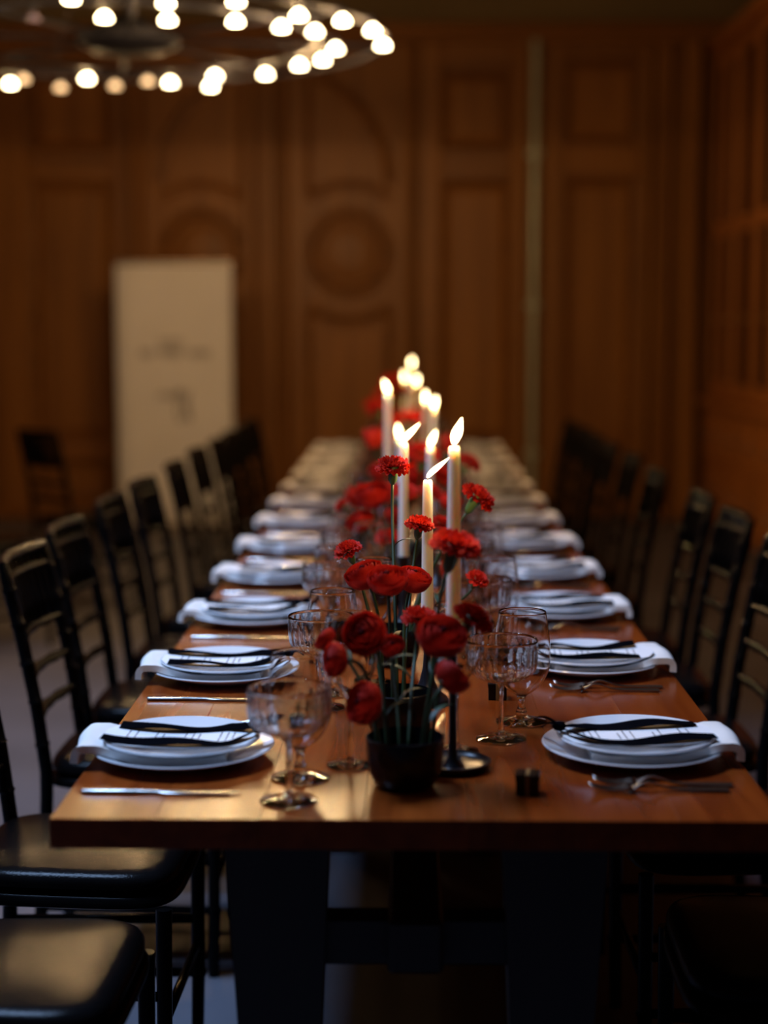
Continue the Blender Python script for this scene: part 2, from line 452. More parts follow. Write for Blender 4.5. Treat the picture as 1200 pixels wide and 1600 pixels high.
# ---- pair of carved door leaves with an arch, round medallions and hollowed panels
def flat_strip(curve, w, d, name, m, parent):
    """moulding of width w and relief d along a curve [(x, z)...] on the wall"""
    n = len(curve); v = []; f = []
    for i, (x, z) in enumerate(curve):
        a = curve[max(i-1, 0)]; b_ = curve[min(i+1, n-1)]
        t = Vector((b_[0]-a[0], b_[1]-a[1])).normalized(); nx, nz = -t.y, t.x
        for (o, dd) in ((-0.5, 0.02), (-0.28, d*0.9), (0.05, d), (0.3, d*0.75), (0.5, 0.02)):
            v.append((x + nx*o*w, WALL_Y-dd, z + nz*o*w))
    for i in range(n-1):
        for k in range(4):
            a = i*5+k; f.append((a, a+1, a+6, a+5))
    return MB().add(v, f).build(name, m, parent)
def carved_leaf(n, x0, x1, cx, side):
    leaf = struct(put('door_%d' % n, None), 'carved wooden door leaf with round medallion')
    cz = 1.985
    wall_box('leaf_board', x0, x1, 0.0, 3.50, 0.030, M['panel_wood'], 0.01, leaf)
    R = 0.845; ax = -0.99
    a0, a1 = (180, 97) if side < 0 else (0, 83)
    arch_c = [(x, z) for (x, z) in arc(ax, 2.48, R, a0, a1, 24) if x0 < x < x1]
    flat_strip(arch_c, 0.085, 0.062, 'arch_moulding', M['rail_wood'], leaf)
    # spandrel, the proud board outside the arch
    out = MB(); v = []; f = []
    for (x, z) in arc(ax, 2.48, R+0.05, a0, a1, 24):
        if not (x0 < x < x1): continue
        for dd in (0.0, 0.065):
            v += [(x, WALL_Y-dd, z), (x, WALL_Y-dd, 3.48)]
    k = len(v)//4
    for i in range(k-1):
        a = i*4; b_ = a+4
        f += [(a+2, a+3, b_+3, b_+2), (a, a+2, b_+2, b_), (a+1, b_+1, b_+3, a+3)]
    MB().add(v, f).build('spandrel', M['panel_wood'], leaf)
    hw = 0.30
    flat_strip(arc(cx, cz, 0.50, 127, 53, 20), 0.08, 0.058, 'hollow_moulding', M['rail_wood'], leaf)
    flat_strip(arc(cx, cz, 0.50, 233, 307, 20), 0.08, 0.058, 'hollow_moulding', M['rail_wood'], leaf)
    for r, w, d in ((0.285, 0.09, 0.068),):
        flat_strip(arc(cx, cz, r, 0, 360, 48), w, d, 'medallion_ring', M['rail_wood'], leaf)
    med = MB().lathe([(0.0, 0.052), (0.10, 0.05), (0.17, 0.044), (0.215, 0.033), (0.235, 0.0)], 40)
    med.xform(Matrix.Translation((cx, WALL_Y, cz)) @ Matrix.Rotation(PI/2, 4, 'X'))
    med.build('medallion', M['panel_wood'], leaf, True)
    # upright mouldings and lower panel
    for xx in (cx-hw, cx+hw):
        flat_strip([(xx, 0.25), (xx, 1.585)], 0.06, 0.058, 'moulding', M['rail_wood'], leaf)
    flat_strip([(cx-hw, 0.25), (cx+hw, 0.25)], 0.06, 0.058, 'moulding', M['rail_wood'], leaf)
    xin = cx-hw if side > 0 else cx+hw
    flat_strip([(xin, 2.385), (xin, 3.24)], 0.06, 0.058, 'moulding', M['rail_wood'], leaf)
    v = []; f = []
    for i in range(17):
        x = cx - 0.22 + 0.44*i/16; zt = cz - math.sqrt(max(0.0, 0.56**2 - (x-cx)**2)) - 0.03
        for dd in (0.0, 0.055): v += [(x, WALL_Y-dd, 0.34), (x, WALL_Y-dd, zt)]
    for i in range(16):
        a = i*4; b_ = a+4
        f += [(a+2, b_+2, b_+3, a+3), (a, b_, b_+2, a+2), (a+1, a+3, b_+3, b_+1)]
    f += [(0, 2, 3, 1), (64, 65, 67, 66)]
    MB().add(v, f).build('panel', M['panel_wood'], leaf)
carved_leaf(1, -1.955, -1.22, -1.53, -1)
carved_leaf(2, -0.89, -0.005, -0.44, 1)
# crown moulding and frieze
cr = MB()
for (z0, z1, d) in ((3.50, 3.55, 0.10), (3.55, 3.60, 0.16), (3.60, 3.63, 0.13)):
    cr.box(LEFT_X, RIGHT_X, WALL_Y-d, WALL_Y+0.003, z0, z1, 0.01)
struct(cr.build('trim_1', M['rail_wood']), 'brown crown moulding on the back wall')
struct(MB().box(LEFT_X, RIGHT_X, WALL_Y-0.045, WALL_Y+0.003, 3.63, CEIL-0.002, 0.004).build('trim_2', M['plaster']), 'olive brown frieze above the panelling')
struct(MB().box(LEFT_X, 1.95, WALL_Y-0.085, WALL_Y+0.003, 0, 0.10, 0.01).build('baseboard_back', M['rail_wood']), 'brown wooden skirting')
# pale pipe running up the wall
pp = thing('wall_pipe', 'pale painted pipe running up the panelled back wall', 'pipe', (0.918, WALL_Y-0.115, 0))
MB().lathe([(0.0, 0.0), (0.026, 0.0), (0.026, 3.50), (0.0, 3.50)], 16).build('pipe', M['pipe'], pp, True, 40)
for z in (0.5, 1.6, 2.7):
    MB().box(-0.05, 0.05, 0.0, 0.12, z-0.02, z+0.02, 0.004).build('bracket', M['pipe'], pp)

# ---- glazed cabinets along the right wall
CX0 = 2.20
units = [(10.92, 12.0), (9.82, 10.90), (8.72, 9.80)]
unit_words = ['in the corner by the panelled wall', 'second from the panelled wall', 'third from the panelled wall']
for (ya, yb), wd in zip(units, unit_words):
    if yb == 12.0: yb = 11.82
    up = thing('display_cabinet', 'tall wooden glazed display cabinet, ' + wd, 'cabinet', (CX0, (ya+yb)/2, 0.93), 0, 'glazed cabinets on the right wall')
    hw = (yb-ya)/2; H = 2.45
    c = MB()
    c.box(0.03, 0.58, -hw, -hw+0.02, 0, H); c.box(0.03, 0.58, hw-0.02, hw, 0, H)
    c.box(0.03, 0.58, -hw+0.02, hw-0.02, 0, 0.03); c.box(0.03, 0.58, -hw+0.02, hw-0.02, H-0.03, H); c.box(0.56, 0.58, -hw+0.02, hw-0.02, 0.03, H-0.03)
    c.build('carcass', M['cabinet_wood'], up)
    for z in (0.55, 1.15, 1.75):
        MB().box(0.08, 0.55, -hw+0.025, hw-0.025, z, z+0.02).build('shelf', M['cabinet_wood'], up)
    for s in (-1, 1):
        d0, d1 = (-hw, -0.004) if s < 0 else (0.004, hw)
        dr = put('door', None, up)
        fr = MB()
        fr.box(0, 0.03, d0, d0+0.085, 0.02, H-0.02, 0.004); fr.box(0, 0.03, d1-0.085, d1, 0.02, H-0.02, 0.004)
        fr.box(0, 0.03, d0+0.085, d1-0.085, 0.02, 0.12, 0.004); fr.box(0, 0.03, d0+0.085, d1-0.085, H-0.13, H-0.02, 0.004)
        fr.box(0, 0.03, d0+0.085, d1-0.085, 1.14, 1.24, 0.004)
        fr.build('door_frame', M['cabinet_wood'], dr)
        for (a, b_) in ((d0+0.085, d1-0.085),):
            for (z0, z1) in ((0.12, 1.14), (1.24, H-0.13)):
                MB().box(0.012, 0.016, a-0.006, b_+0.006, z0-0.006, z1+0.006).build('pane', M['pane'], dr)
        kb = MB().lathe([(0.0, 0.045), (0.016, 0.040), (0.020, 0.030), (0.014, 0.018), (0.007, 0.012), (0.007, -0.004), (0, -0.004)], 16)
        kb.xform(Matrix.Translation((0, d0+0.045, 0.56)) @ Matrix.Rotation(-PI/2, 4, 'Y'))
        kb.build('knob', M['brass'], dr, True)
    MB().box(-0.05, 0.58, -hw, hw, H, H+0.09, 0.015).build('cornice', M['cabinet_wood'], up)
    lo = thing('drawer_cabinet', 'low wooden drawer cabinet, ' + wd, 'cabinet', (CX0, (ya+yb)/2, 0), 0, 'drawer cabinets on the right wall')
    MB().box(0.0, 0.58, -hw, hw, 0.08, 0.875, 0.004).build('carcass', M['cabinet_wood'], lo)
    MB().box(0.05, 0.56, -hw, hw, 0.0, 0.08).build('plinth', M['cabinet_wood'], lo)
    for s in (-1, 1):
        for (z0, z1) in ((0.50, 0.84), (0.11, 0.47)):
            a, b_ = (-hw+0.02, -0.01) if s < 0 else (0.01, hw-0.02)
            d = MB().box(-0.022, 0.0, a, b_, z0, z1, 0.006).build('drawer', M['cabinet_wood'], lo)
            kb = MB().lathe([(0.0, 0.05), (0.018, 0.045), (0.023, 0.033), (0.015, 0.02), (0.008, 0.012), (0.008, -0.004), (0, -0.004)], 16)
            kb.xform(Matrix.Translation((-0.022, (a+b_)/2 , (z0+z1)/2)) @ Matrix.Rotation(-PI/2, 4, 'Y'))
            kb.build('knob', M['nickel'], d, True)
tag(MB().box(CX0-0.07, CX0+0.59, 8.70, 11.83, 0.875, 0.93, 0.012).build('cabinet_counter', M['cabinet_wood']), 'long wooden counter between drawer cabinets and glazed cabinets', 'counter')

# ================================================================== TABLES
TX0, TX1, TT = -0.487, 0.511, 0.76
TC = (TX0+TX1)/2
TLEN = 2.32
TY0 = 2.105
order = ['at the free end of the row', 'in the middle of the row', 'at the panelled wall end of the row']
leg_m = None
for k in range(3):
    y0 = TY0 + k*(TLEN+0.002); y1 = y0+TLEN
    t = thing('dining_table', 'wooden plank dining table with dark tapered legs, ' + order[k], 'table', (TC, (y0+y1)/2, 0), 0, 'tables joined end to end')
    nP = 7; W = TX1-TX0; pw = W/nP; L = TLEN/2
    for i in range(nP):
        x = -W/2 + i*pw
        o = MB().box(-pw/2+0.0001, pw/2-0.0001, -L, L, -0.042, 0.0, 0.0005).build('plank', M['table_wood'], t)
        o.location = (x+pw/2, 0, TT)
    for yy in (-L+0.16, L-0.16):
        MB().box(-0.40, 0.40, yy-0.03, yy+0.03, TT-0.082, TT-0.042, 0.004).build('cross_rail', M['table_leg'], t)
        for s in (-1, 1):
            v = []
            for (z, xa, xb, h) in ((0.0, 0.155, 0.235, 0.030), (TT-0.07, 0.125, 0.275, 0.045)):
                v += [(s*xa, yy-h, z), (s*xb, yy-h, z), (s*xb, yy+h, z), (s*xa, yy+h, z)]
            fs = [(3, 2, 1, 0), (4, 5, 6, 7)] + [(i, (i+1) % 4, (i+1) % 4+4, i+4) for i in range(4)]
            if s < 0: fs = [f[::-1] for f in fs]
            MB().add(v, fs).build('leg', M['table_leg'], t)
    MB().box(-0.04, 0.04, -L+0.1, L-0.1, 0.50, 0.58, 0.006).build('stretcher', M['table_leg'], t)
    MB().box(-0.26, 0.26, -L+0.135, -L+0.185, 0.50, 0.57, 0.004).build('stretcher', M['table_leg'], t)
    MB().box(-0.26, 0.26, L-0.185, L-0.135, 0.50, 0.57, 0.004).build('stretcher', M['table_leg'], t)

# ================================================================== CHAIRS
def make_chair():
    c = thing('chiavari_chair', 'x', 'chair')
    def post(sy):
        pts = []; rs = []
        key = [(-0.225, 0.0), (-0.195, 0.25), (-0.187, 0.45), (-0.205, 0.60), (-0.235, 0.76), (-0.272, 0.92)]
        def xz(u):
            for (xa, za), (xb, zb) in zip(key, key[1:]):
                if u <= zb: f = (u-za)/(zb-za); return xa + (xb-xa)*f
            return key[-1][0]
        nodes = (0.12, 0.30, 0.52, 0.615, 0.70, 0.785, 0.86)
        zs = sorted([(i*0.92/18, 0.0145) for i in range(19)] + [(zn+d, 0.0145 if d else 0.0175) for zn in nodes for d in (-0.006, 0, 0.006)])
        for z, r_ in zs:
            pts.append((xz(z), sy*(0.172+0.012*z), z)); rs.append(r_)
        rs[-1] = 0.010
        return MB().tube(pts, rs, 10).build('back_post', M['chair'], c, True, 50), xz
    _, xz = post(-1); post(1)
    def rail(z, r, bow, name, half=0.183):
        pts = [(xz(z) - bow*math.cos(PI*(i/8-0.5))*1.0, -half + 2*half*i/8, z) for i in range(9)]
        rs = [r]*9; rs[2] = rs[4] = rs[6] = r*1.25
        return MB().tube(pts, rs, 8).build(name, M['chair'], c, True, 50)
    rail(0.912, 0.0125, 0.028, 'top_rail'); rail(0.872, 0.010, 0.028, 'top_rail')
    rail(0.745, 0.0105, 0.026, 'back_rail'); rail(0.657, 0.0105, 0.025, 'back_rail'); rail(0.57, 0.0105, 0.022, 'back_rail')
    for i in range(9):
        y = -0.144 + 0.288*i/8; b_ = 0.027*math.cos(PI*(y/0.366))
        MB().tube([(xz(0.745)-b_, y, 0.745), (xz(0.80)-b_, y, 0.80), (xz(0.872)-b_, y, 0.872), (xz(0.912)-b_, y, 0.912)], [0.009, 0.011, 0.009, 0.009], 6).build('spindle', M['chair'], c, True)
    for s in (-1, 1):
        MB().tube([(0.175, s*0.185, 0.0), (0.178, s*0.187, 0.14), (0.178, s*0.187, 0.15), (0.178, s*0.187, 0.16), (0.18, s*0.188, 0.42)], [0.0125, 0.0135, 0.0175, 0.0135, 0.0145], 10).build('leg', M['chair'], c, True, 50)
        for z in (0.15, 0.26):
            MB().tube([(-0.20, s*0.174, z), (0.0, s*0.18, z), (0.178, s*0.187, z)], [0.009, 0.011, 0.009], 8).build('stretcher', M['chair'], c, True)
    MB().tube([(0.177, -0.186, 0.21), (0.177, 0, 0.21), (0.177, 0.186, 0.21)], 0.010, 8).build('stretcher', M['chair'], c, True)
    MB().tube([(-0.20, -0.174, 0.2), (-0.20, 0, 0.2), (-0.20, 0.174, 0.2)], 0.010, 8).build('stretcher', M['chair'], c, True)
    def slab(z0, z1, ex, name, m, puff):
        """rounded seat outline, wider at the front"""
        n = 48; rings = []
        out = []
        for i in range(n):
            a = 2*PI*i/n; ca, sa = math.cos(a), math.sin(a); p = 0.42
            x = (abs(ca)**p)*(1 if ca >= 0 else -1)*(0.195+ex); y = (abs(sa)**p)*(1 if sa >= 0 else -1)*(0.19+ex)
            y *= 1.0 + 0.06*x/0.2
            out.append((x, y))
        lev = [(0.92, z0), (1.0, z0+(z1-z0)*0.22), (1.0, z0+(z1-z0)*0.5), (0.975, z0+(z1-z0)*0.75), (0.92, z0+(z1-z0)*0.92)]
        top = [(0.84, z1), (0.6, z1+puff*0.6), (0.3, z1+puff)]
        b = MB(); v = []; f = []
        for (s_, z) in lev+top: v += [(x*s_, y*s_, z) for (x, y) in out]
        L = len(lev+top)
        for l in range(L-1):
            for i in range(n): j = (i+1) % n; f.append((l*n+i, l*n+j, (l+1)*n+j, (l+1)*n+i))
        f.append(tuple(range(n))[::-1]); f.append(tuple((L-1)*n+i for i in range(n)))
        return b.add(v, f).build(name, m, c, True, 60)
    slab(0.415, 0.447, 0.006, 'seat', M['chair'], 0.0)
    slab(0.446, 0.482, 0.0, 'cushion', M['vinyl'], 0.012)
    return c
chair0 = make_chair()
ORD = ['first', 'second', 'third', 'fourth', 'fifth', 'sixth', 'seventh', 'eighth', 'ninth', 'tenth', 'eleventh', 'twelfth']
left_y = [2.30, 2.87, 3.58, 4.08, 4.71, 5.28, 5.98, 6.66, 7.25, 7.8, 8.35, 8.85]
right_y = [2.42, 3.06, 3.72, 4.35, 4.86, 5.66, 6.40, 7.02, 7.62, 8.20, 8.75]
first = True
def chair_at(x, y, rz, label, group):
    global first
    o = chair0 if first else copy_tree(chair0)
    first = False
    o.location = (x, y, 0); o.rotation_euler = (0, 0, rz)
    tag(o, label, 'chair', group)
for i, y in enumerate(left_y):
    chair_at(-0.602 + random.uniform(-0.012, 0.012), y, random.uniform(-0.03, 0.03), 'black chair with vinyl cushion, %s from the tables\' free end, on the banner side' % ORD[i], 'chairs on the banner side')
for i, y in enumerate(right_y):
    chair_at(0.622 + random.uniform(-0.012, 0.012), y, PI + random.uniform(-0.03, 0.03), 'black chair with vinyl cushion, %s from the tables\' free end, on the cabinet side' % ORD[i], 'chairs on the cabinet side')
chair_at(-1.66, 8.15, 0.75, 'black chair standing alone on the floor between the table row and banner', 'spare chairs')
chair_at(-1.86, 7.15, 0.55, 'black chair standing apart on the floor under the chandelier', 'spare chairs')

# ================================================================== PLACE SETTINGS
def plate_mesh(R, H, well, name):
    p = [(0.0, 0.0), (well*0.92, 0.0), (well*0.97, 0.003), (R*0.985, H-0.003), (R, H-0.001), (R-0.0015, H+0.001), (R*0.97, H-0.0002), (well*1.03, 0.0065), (well*0.95, 0.0045), (0.0, 0.004)]
    return MB().lathe(p, 72).mesh(name, M['porcelain'], True, 60)
dinner_me = plate_mesh(0.142, 0.022, 0.090, 'dinner_plate')
salad_me = plate_mesh(0.122, 0.016, 0.080, 'salad_plate')
# --- glassware (local origin at the foot)
def closed_bowl(outer, t):
    inner = []
    for i, (r, z) in enumerate(outer):
        a = outer[max(i-1, 0)]; b_ = outer[min(i+1, len(outer)-1)]
        tx, tz = b_[0]-a[0], b_[1]-a[1]; l = math.hypot(tx, tz); nx, nz = -tz/l, tx/l
        inner.append((max(0.0, r+nx*t), z+nz*t))
    inner[0] = (0.0, outer[0][1]+t*1.6)
    top = ((outer[-1][0]+inner[-1][0])/2, outer[-1][1]+t*0.45)
    return outer + [top] + inner[::-1]
def foot_profile(R, hs, rs):
    return [(0.0, 0.0006), (R*0.85, 0.0006), (R, 0.0014), (R, 0.0026), (R*0.75, 0.0050), (R*0.40, 0.0095), (R*0.22, hs*0.6), (rs, hs), (0.0, hs)]
def smooth_profile(p, n):
    """Catmull-Rom through the profile points"""
    out = []
    for i in range(len(p)-1):
        p0 = p[max(i-1, 0)]; p1 = p[i]; p2 = p[i+1]; p3 = p[min(i+2, len(p)-1)]
        for k in range(n):
            t = k/n; t2 = t*t; t3 = t2*t
            out.append(tuple(max(0.0, 0.5*((2*p1[d]) + (-p0[d]+p2[d])*t + (2*p0[d]-5*p1[d]+4*p2[d]-p3[d])*t2 + (-p0[d]+3*p1[d]-3*p2[d]+p3[d])*t3)) for d in (0, 1)))
    out.append(p[-1]); return out
G = M['glass']
def rib(a, r, z):
    w = min(1.0, max(0.0, (z-0.098)/0.012))*min(1.0, max(0.0, (0.157-z)/0.008))
    return 1.0 + 0.026*w*math.cos(24*a)
coupe_bowl = MB().lathe(closed_bowl(smooth_profile([(0.0, 0.092), (0.016, 0.095), (0.038, 0.102), (0.053, 0.114), (0.0565, 0.130), (0.0575, 0.148), (0.058, 0.165)], 3), 0.0016), 156, rfun=rib).mesh('bowl', G, True, 60)
coupe_stem = MB().lathe([(0.0, 0.012), (0.0055, 0.012), (0.0036, 0.03), (0.0034, 0.066), (0.0045, 0.086), (0.008, 0.0945), (0.0, 0.0945)], 16).mesh('stem', G, True, 60)
coupe_foot = MB().lathe(foot_profile(0.041, 0.0135, 0.0055), 48).mesh('foot', G, True, 60)
gob_bowl = MB().lathe(closed_bowl(smooth_profile([(0.0, 0.046), (0.014, 0.050), (0.032, 0.065), (0.045, 0.088), (0.0482, 0.112), (0.0470, 0.140), (0.0435, 0.168), (0.0400, 0.190)], 4), 0.0012), 56).mesh('bowl', G, True, 60)
gob_stem = MB().lathe([(0.0, 0.018), (0.0095, 0.018), (0.0058, 0.028), (0.0055, 0.038), (0.0075, 0.044), (0.011, 0.0482), (0.0, 0.0482)], 20).mesh('stem', G, True, 60)
gob_foot = MB().lathe(foot_profile(0.043, 0.020, 0.0095), 48).mesh('foot', G, True, 60)
wine_bowl = MB().lathe(closed_bowl(smooth_profile([(0.0, 0.100), (0.009, 0.104), (0.022, 0.122), (0.035, 0.144), (0.0415, 0.164), (0.0408, 0.190), (0.0378, 0.215), (0.0350, 0.235)], 4), 0.0011), 56).mesh('bowl', G, True, 60)
wine_stem = MB().lathe([(0.0, 0.012), (0.0052, 0.012), (0.0035, 0.03), (0.0033, 0.075), (0.0045, 0.094), (0.008, 0.1022), (0.0, 0.1022)], 16).mesh('stem', G, True, 60)
wine_foot = MB().lathe(foot_profile(0.036, 0.0135, 0.0052), 48).mesh('foot', G, True, 60)
GL = {'coupe_glass': (coupe_bowl, coupe_stem, coupe_foot), 'water_goblet': (gob_bowl, gob_stem, gob_foot), 'wine_glass': (wine_bowl, wine_stem, wine_foot)}
def place_glass(kind, x, y, label, group):
    g = thing(kind, label, 'glass', (x, y, TT), random.uniform(0, 6), group)
    for nm, me in zip(('bowl', 'stem', 'foot'), GL[kind]): put(nm, me, g)
    return g
# --- napkin: folded linen laid on the plate, its end dropping over the rim towards the diner (local -x)
def napkin_mesh(seed):
    rnd = random.Random(seed)
    wdt = 0.150 + rnd.uniform(-0.01, 0.01); T = 0.012; ph = rnd.uniform(0, 6)
    path = [0.072 - 0.2125*i/24 for i in range(25)]                     # flat run, then the drop
    def lie(r):                                                         # top of the dinner plate at radius r
        if r < 0.088: return 0.0052
        if r < 0.140: return 0.0070 + 0.0168*(r-0.0927)/0.0473 if r > 0.0927 else 0.0052 + 0.0018*(r-0.088)/0.0047
        return 0.0238
    drop = smooth_profile([(0.1405, 0.0305), (0.1475, 0.0290), (0.1515, 0.0230), (0.1520, 0.0160), (0.1515, 0.0095)], 3)
    n1 = len(path); N = n1 + len(drop) - 2
    def surf(u, v):
        k = min(int(round(u*N)), N); y = (v-0.5)*wdt; e = abs(v-0.5)*2
        if k < n1:
            x = path[k]; z = lie(math.hypot(x, y)) + T/2 + 0.0007
            out = max(0.0, -x-0.09)/0.05
            z += out*0.0022*(1+math.sin(8*v+ph))*0.5
        else:
            x, z = -drop[k-n1+1][0], drop[k-n1+1][1]
            z += 0.0022*(1+math.sin(8*v+ph))*0.5
        x -= max(0.0, (k-n1+6)/12)*0.0035*(1+math.sin(6*v+ph))
        y *= 1 + 0.10*max(0.0, u-0.6)
        return (x, y, z)
    return MB().grid(surf, N, 18, T).mesh('napkin', M['linen'], True, 70)
napkins = [napkin_mesh(s) for s in range(4)]
# --- menu: card, two velvet ribbon tails and knot
def card_mesh():
    def s(u, v):
        x = -0.122 + 0.236*u; y = -0.060 + 0.12*v
        c = 0.004
        ex = abs(u-0.5)*2
        y *= 1 - 0.62*max(0, (ex-0.80)/0.20)**2.4
        return (x, y, 0.0015 + 0.007*(2*u-1)**2)
    return MB().grid(s, 20, 8, 0.0012).mesh('card', M['paper'], True, 60)
card_me = card_mesh()
def text_mesh():
    b = MB(); rnd = random.Random(3)
    for (u, n, h) in ((-0.088, 2, 0.050), (-0.076, 2, 0.060), (-0.045, 1, 0.07), (-0.034, 1, 0.035), (0.0, 2, 0.055), (0.012, 2, 0.062), (0.022, 1, 0.03), (0.055, 1, 0.05), (0.066, 2, 0.058), (0.076, 1, 0.03)):
        y = -h/2
        while y < h/2:
            w = rnd.uniform(0.004, 0.010)
            def s(a, c, y=y, w=w, u=u):
                uu = u + c*0.0022 + 0.0007*math.sin(9*a)
                k = (uu+0.122)/0.236
                return (uu, y + w*a, 0.00235 + 0.007*(2*k-1)**2)
            b.grid(s, 3, 1)
            y += w + rnd.uniform(0.0015, 0.0035)
    return b.mesh('lettering', M['ink'])
text_me = text_mesh()
def ribbon_tail(seed, sgn):
    rnd = random.Random(seed); ph = rnd.uniform(0, 6); L = rnd.uniform(0.20, 0.235); spread = rnd.uniform(0.040, 0.047); am = rnd.uniform(0.002, 0.0035)
    def s(u, v):
        x = 0.112 - L*u
        k = (x+0.122)/0.236
        yc = sgn*(0.004 + spread*min(1, u/0.22)**0.7) + 0.006*math.sin(5*u+ph)
        lift = am*(1+math.sin(9*u+ph))*min(1, u*5) + 0.007*max(0.0, 1-u/0.16)
        tilt = 0.10*math.sin(6*u+ph)
        w = 0.033 if u > 0.1 else 0.012+0.021*(u/0.1)
        return (x, yc + (v-0.5)*w, 0.0036 + 0.007*(2*max(0, k)-1)**2 + lift + (v-0.5)*w*tilt + 0.003*abs(tilt))
    return MB().grid(s, 40, 4, 0.0011).mesh('ribbon_tail', M['ribbon'], True, 60)
tails = [(ribbon_tail(s, 1), ribbon_tail(s+50, -1)) for s in range(5)]
def knot_mesh():
    b = MB()
    b.lathe([(0.0, -0.008), (0.008, -0.006), (0.0115, 0.0), (0.008, 0.006), (0.0, 0.008)], 12, (0.116, 0, 0.019))
    for sg in (1, -1):
        def s(u, v, sg=sg):
            return (0.116 + 0.034*u, sg*(0.004 + 0.022*u*(1+0.3*u)) + (v-0.5)*0.016, 0.019 + 0.010*math.sin(2.6*u) + (v-0.5)*0.006)
        b.grid(s, 8, 3, 0.0012)
    return b.mesh('ribbon_knot', M['ribbon'], True, 60)
knot_me = knot_mesh()
# --- cutlery along local x, handle towards the diner (-x)
def knife_mesh():
    b = MB(); v = []; f = []
    prof = [(-0.118, 0.0045, 0.0025), (-0.116, 0.0058, 0.0034), (-0.05, 0.0052, 0.0034), (-0.012, 0.0045, 0.0028), (0.0, 0.0062, 0.0018), (0.03, 0.0088, 0.0010), (0.08, 0.0092, 0.0009), (0.103, 0.0068, 0.0008), (0.112, 0.0015, 0.0006)]
    n = 10
    for (x, w, h) in prof:
        for i in range(n):
            a = 2*PI*i/n; v.append((x, w*math.cos(a), 0.0036 + h*math.sin(a)))
    for l in range(len(prof)-1):
        for i in range(n): j = (i+1) % n; f.append((l*n+i, (l+1)*n+i, (l+1)*n+j, l*n+j))
    f.append(tuple(range(n))); f.append(tuple((len(prof)-1)*n+i for i in range(n))[::-1])
    return b.add(v, f).mesh('dinner_knife', M['steel'], True, 50)
def fork_meshes():
    def surf(u, v):
        x = -0.105 + 0.145*u
        w = 0.0075*(1-u)**1.5 + 0.0032 + 0.018*max(0, (u-0.84)/0.16)**1.5
        z = 0.003 + 0.010*math.exp(-((u-0.80)/0.16)**2) + 0.001*(1-u)
        return (x, (v-0.5)*w*1.4, z - 0.5*w*(2*v-1)**2*0.5)
    h = MB().grid(surf, 30, 4, 0.0022).mesh('handle', M['steel'], True, 60)
    tn = []
    for i in range(4):
        y = (i-1.5)*0.0062
        pts = [(0.034+0.062*k/8, y*(1 - 0.05*k/8), 0.0075 - 0.0055*math.sin(PI*k/8*0.85) + 0.006*(k/8)**2) for k in range(9)]
        tn.append(MB().tube(pts, [0.0020, 0.0020, 0.0019, 0.0018, 0.0017, 0.0016, 0.0014, 0.0012, 0.0007], 6).mesh('tine', M['steel'], True))
    return h, tn
knife_me = knife_mesh(); fork_h, fork_t = fork_meshes()
# --- little black favour box; the gold strip over it is a painted highlight
def favour_meshes():
    body = MB().box(-0.0165, 0.0165, -0.0165, 0.0165, 0, 0.024, 0.0012).mesh('box', M['black_ceramic'])
    lid = MB().box(-0.0175, 0.0175, -0.0175, 0.0175, 0.022, 0.031, 0.0012).mesh('lid', M['black_ceramic'])
    highlight_band = MB().box(-0.003, 0.003, -0.018, 0.018, 0.0005, 0.0316, 0.0003).mesh('highlight_band', M['gold_highlight'])
    return body, lid, highlight_band
fav = favour_meshes()

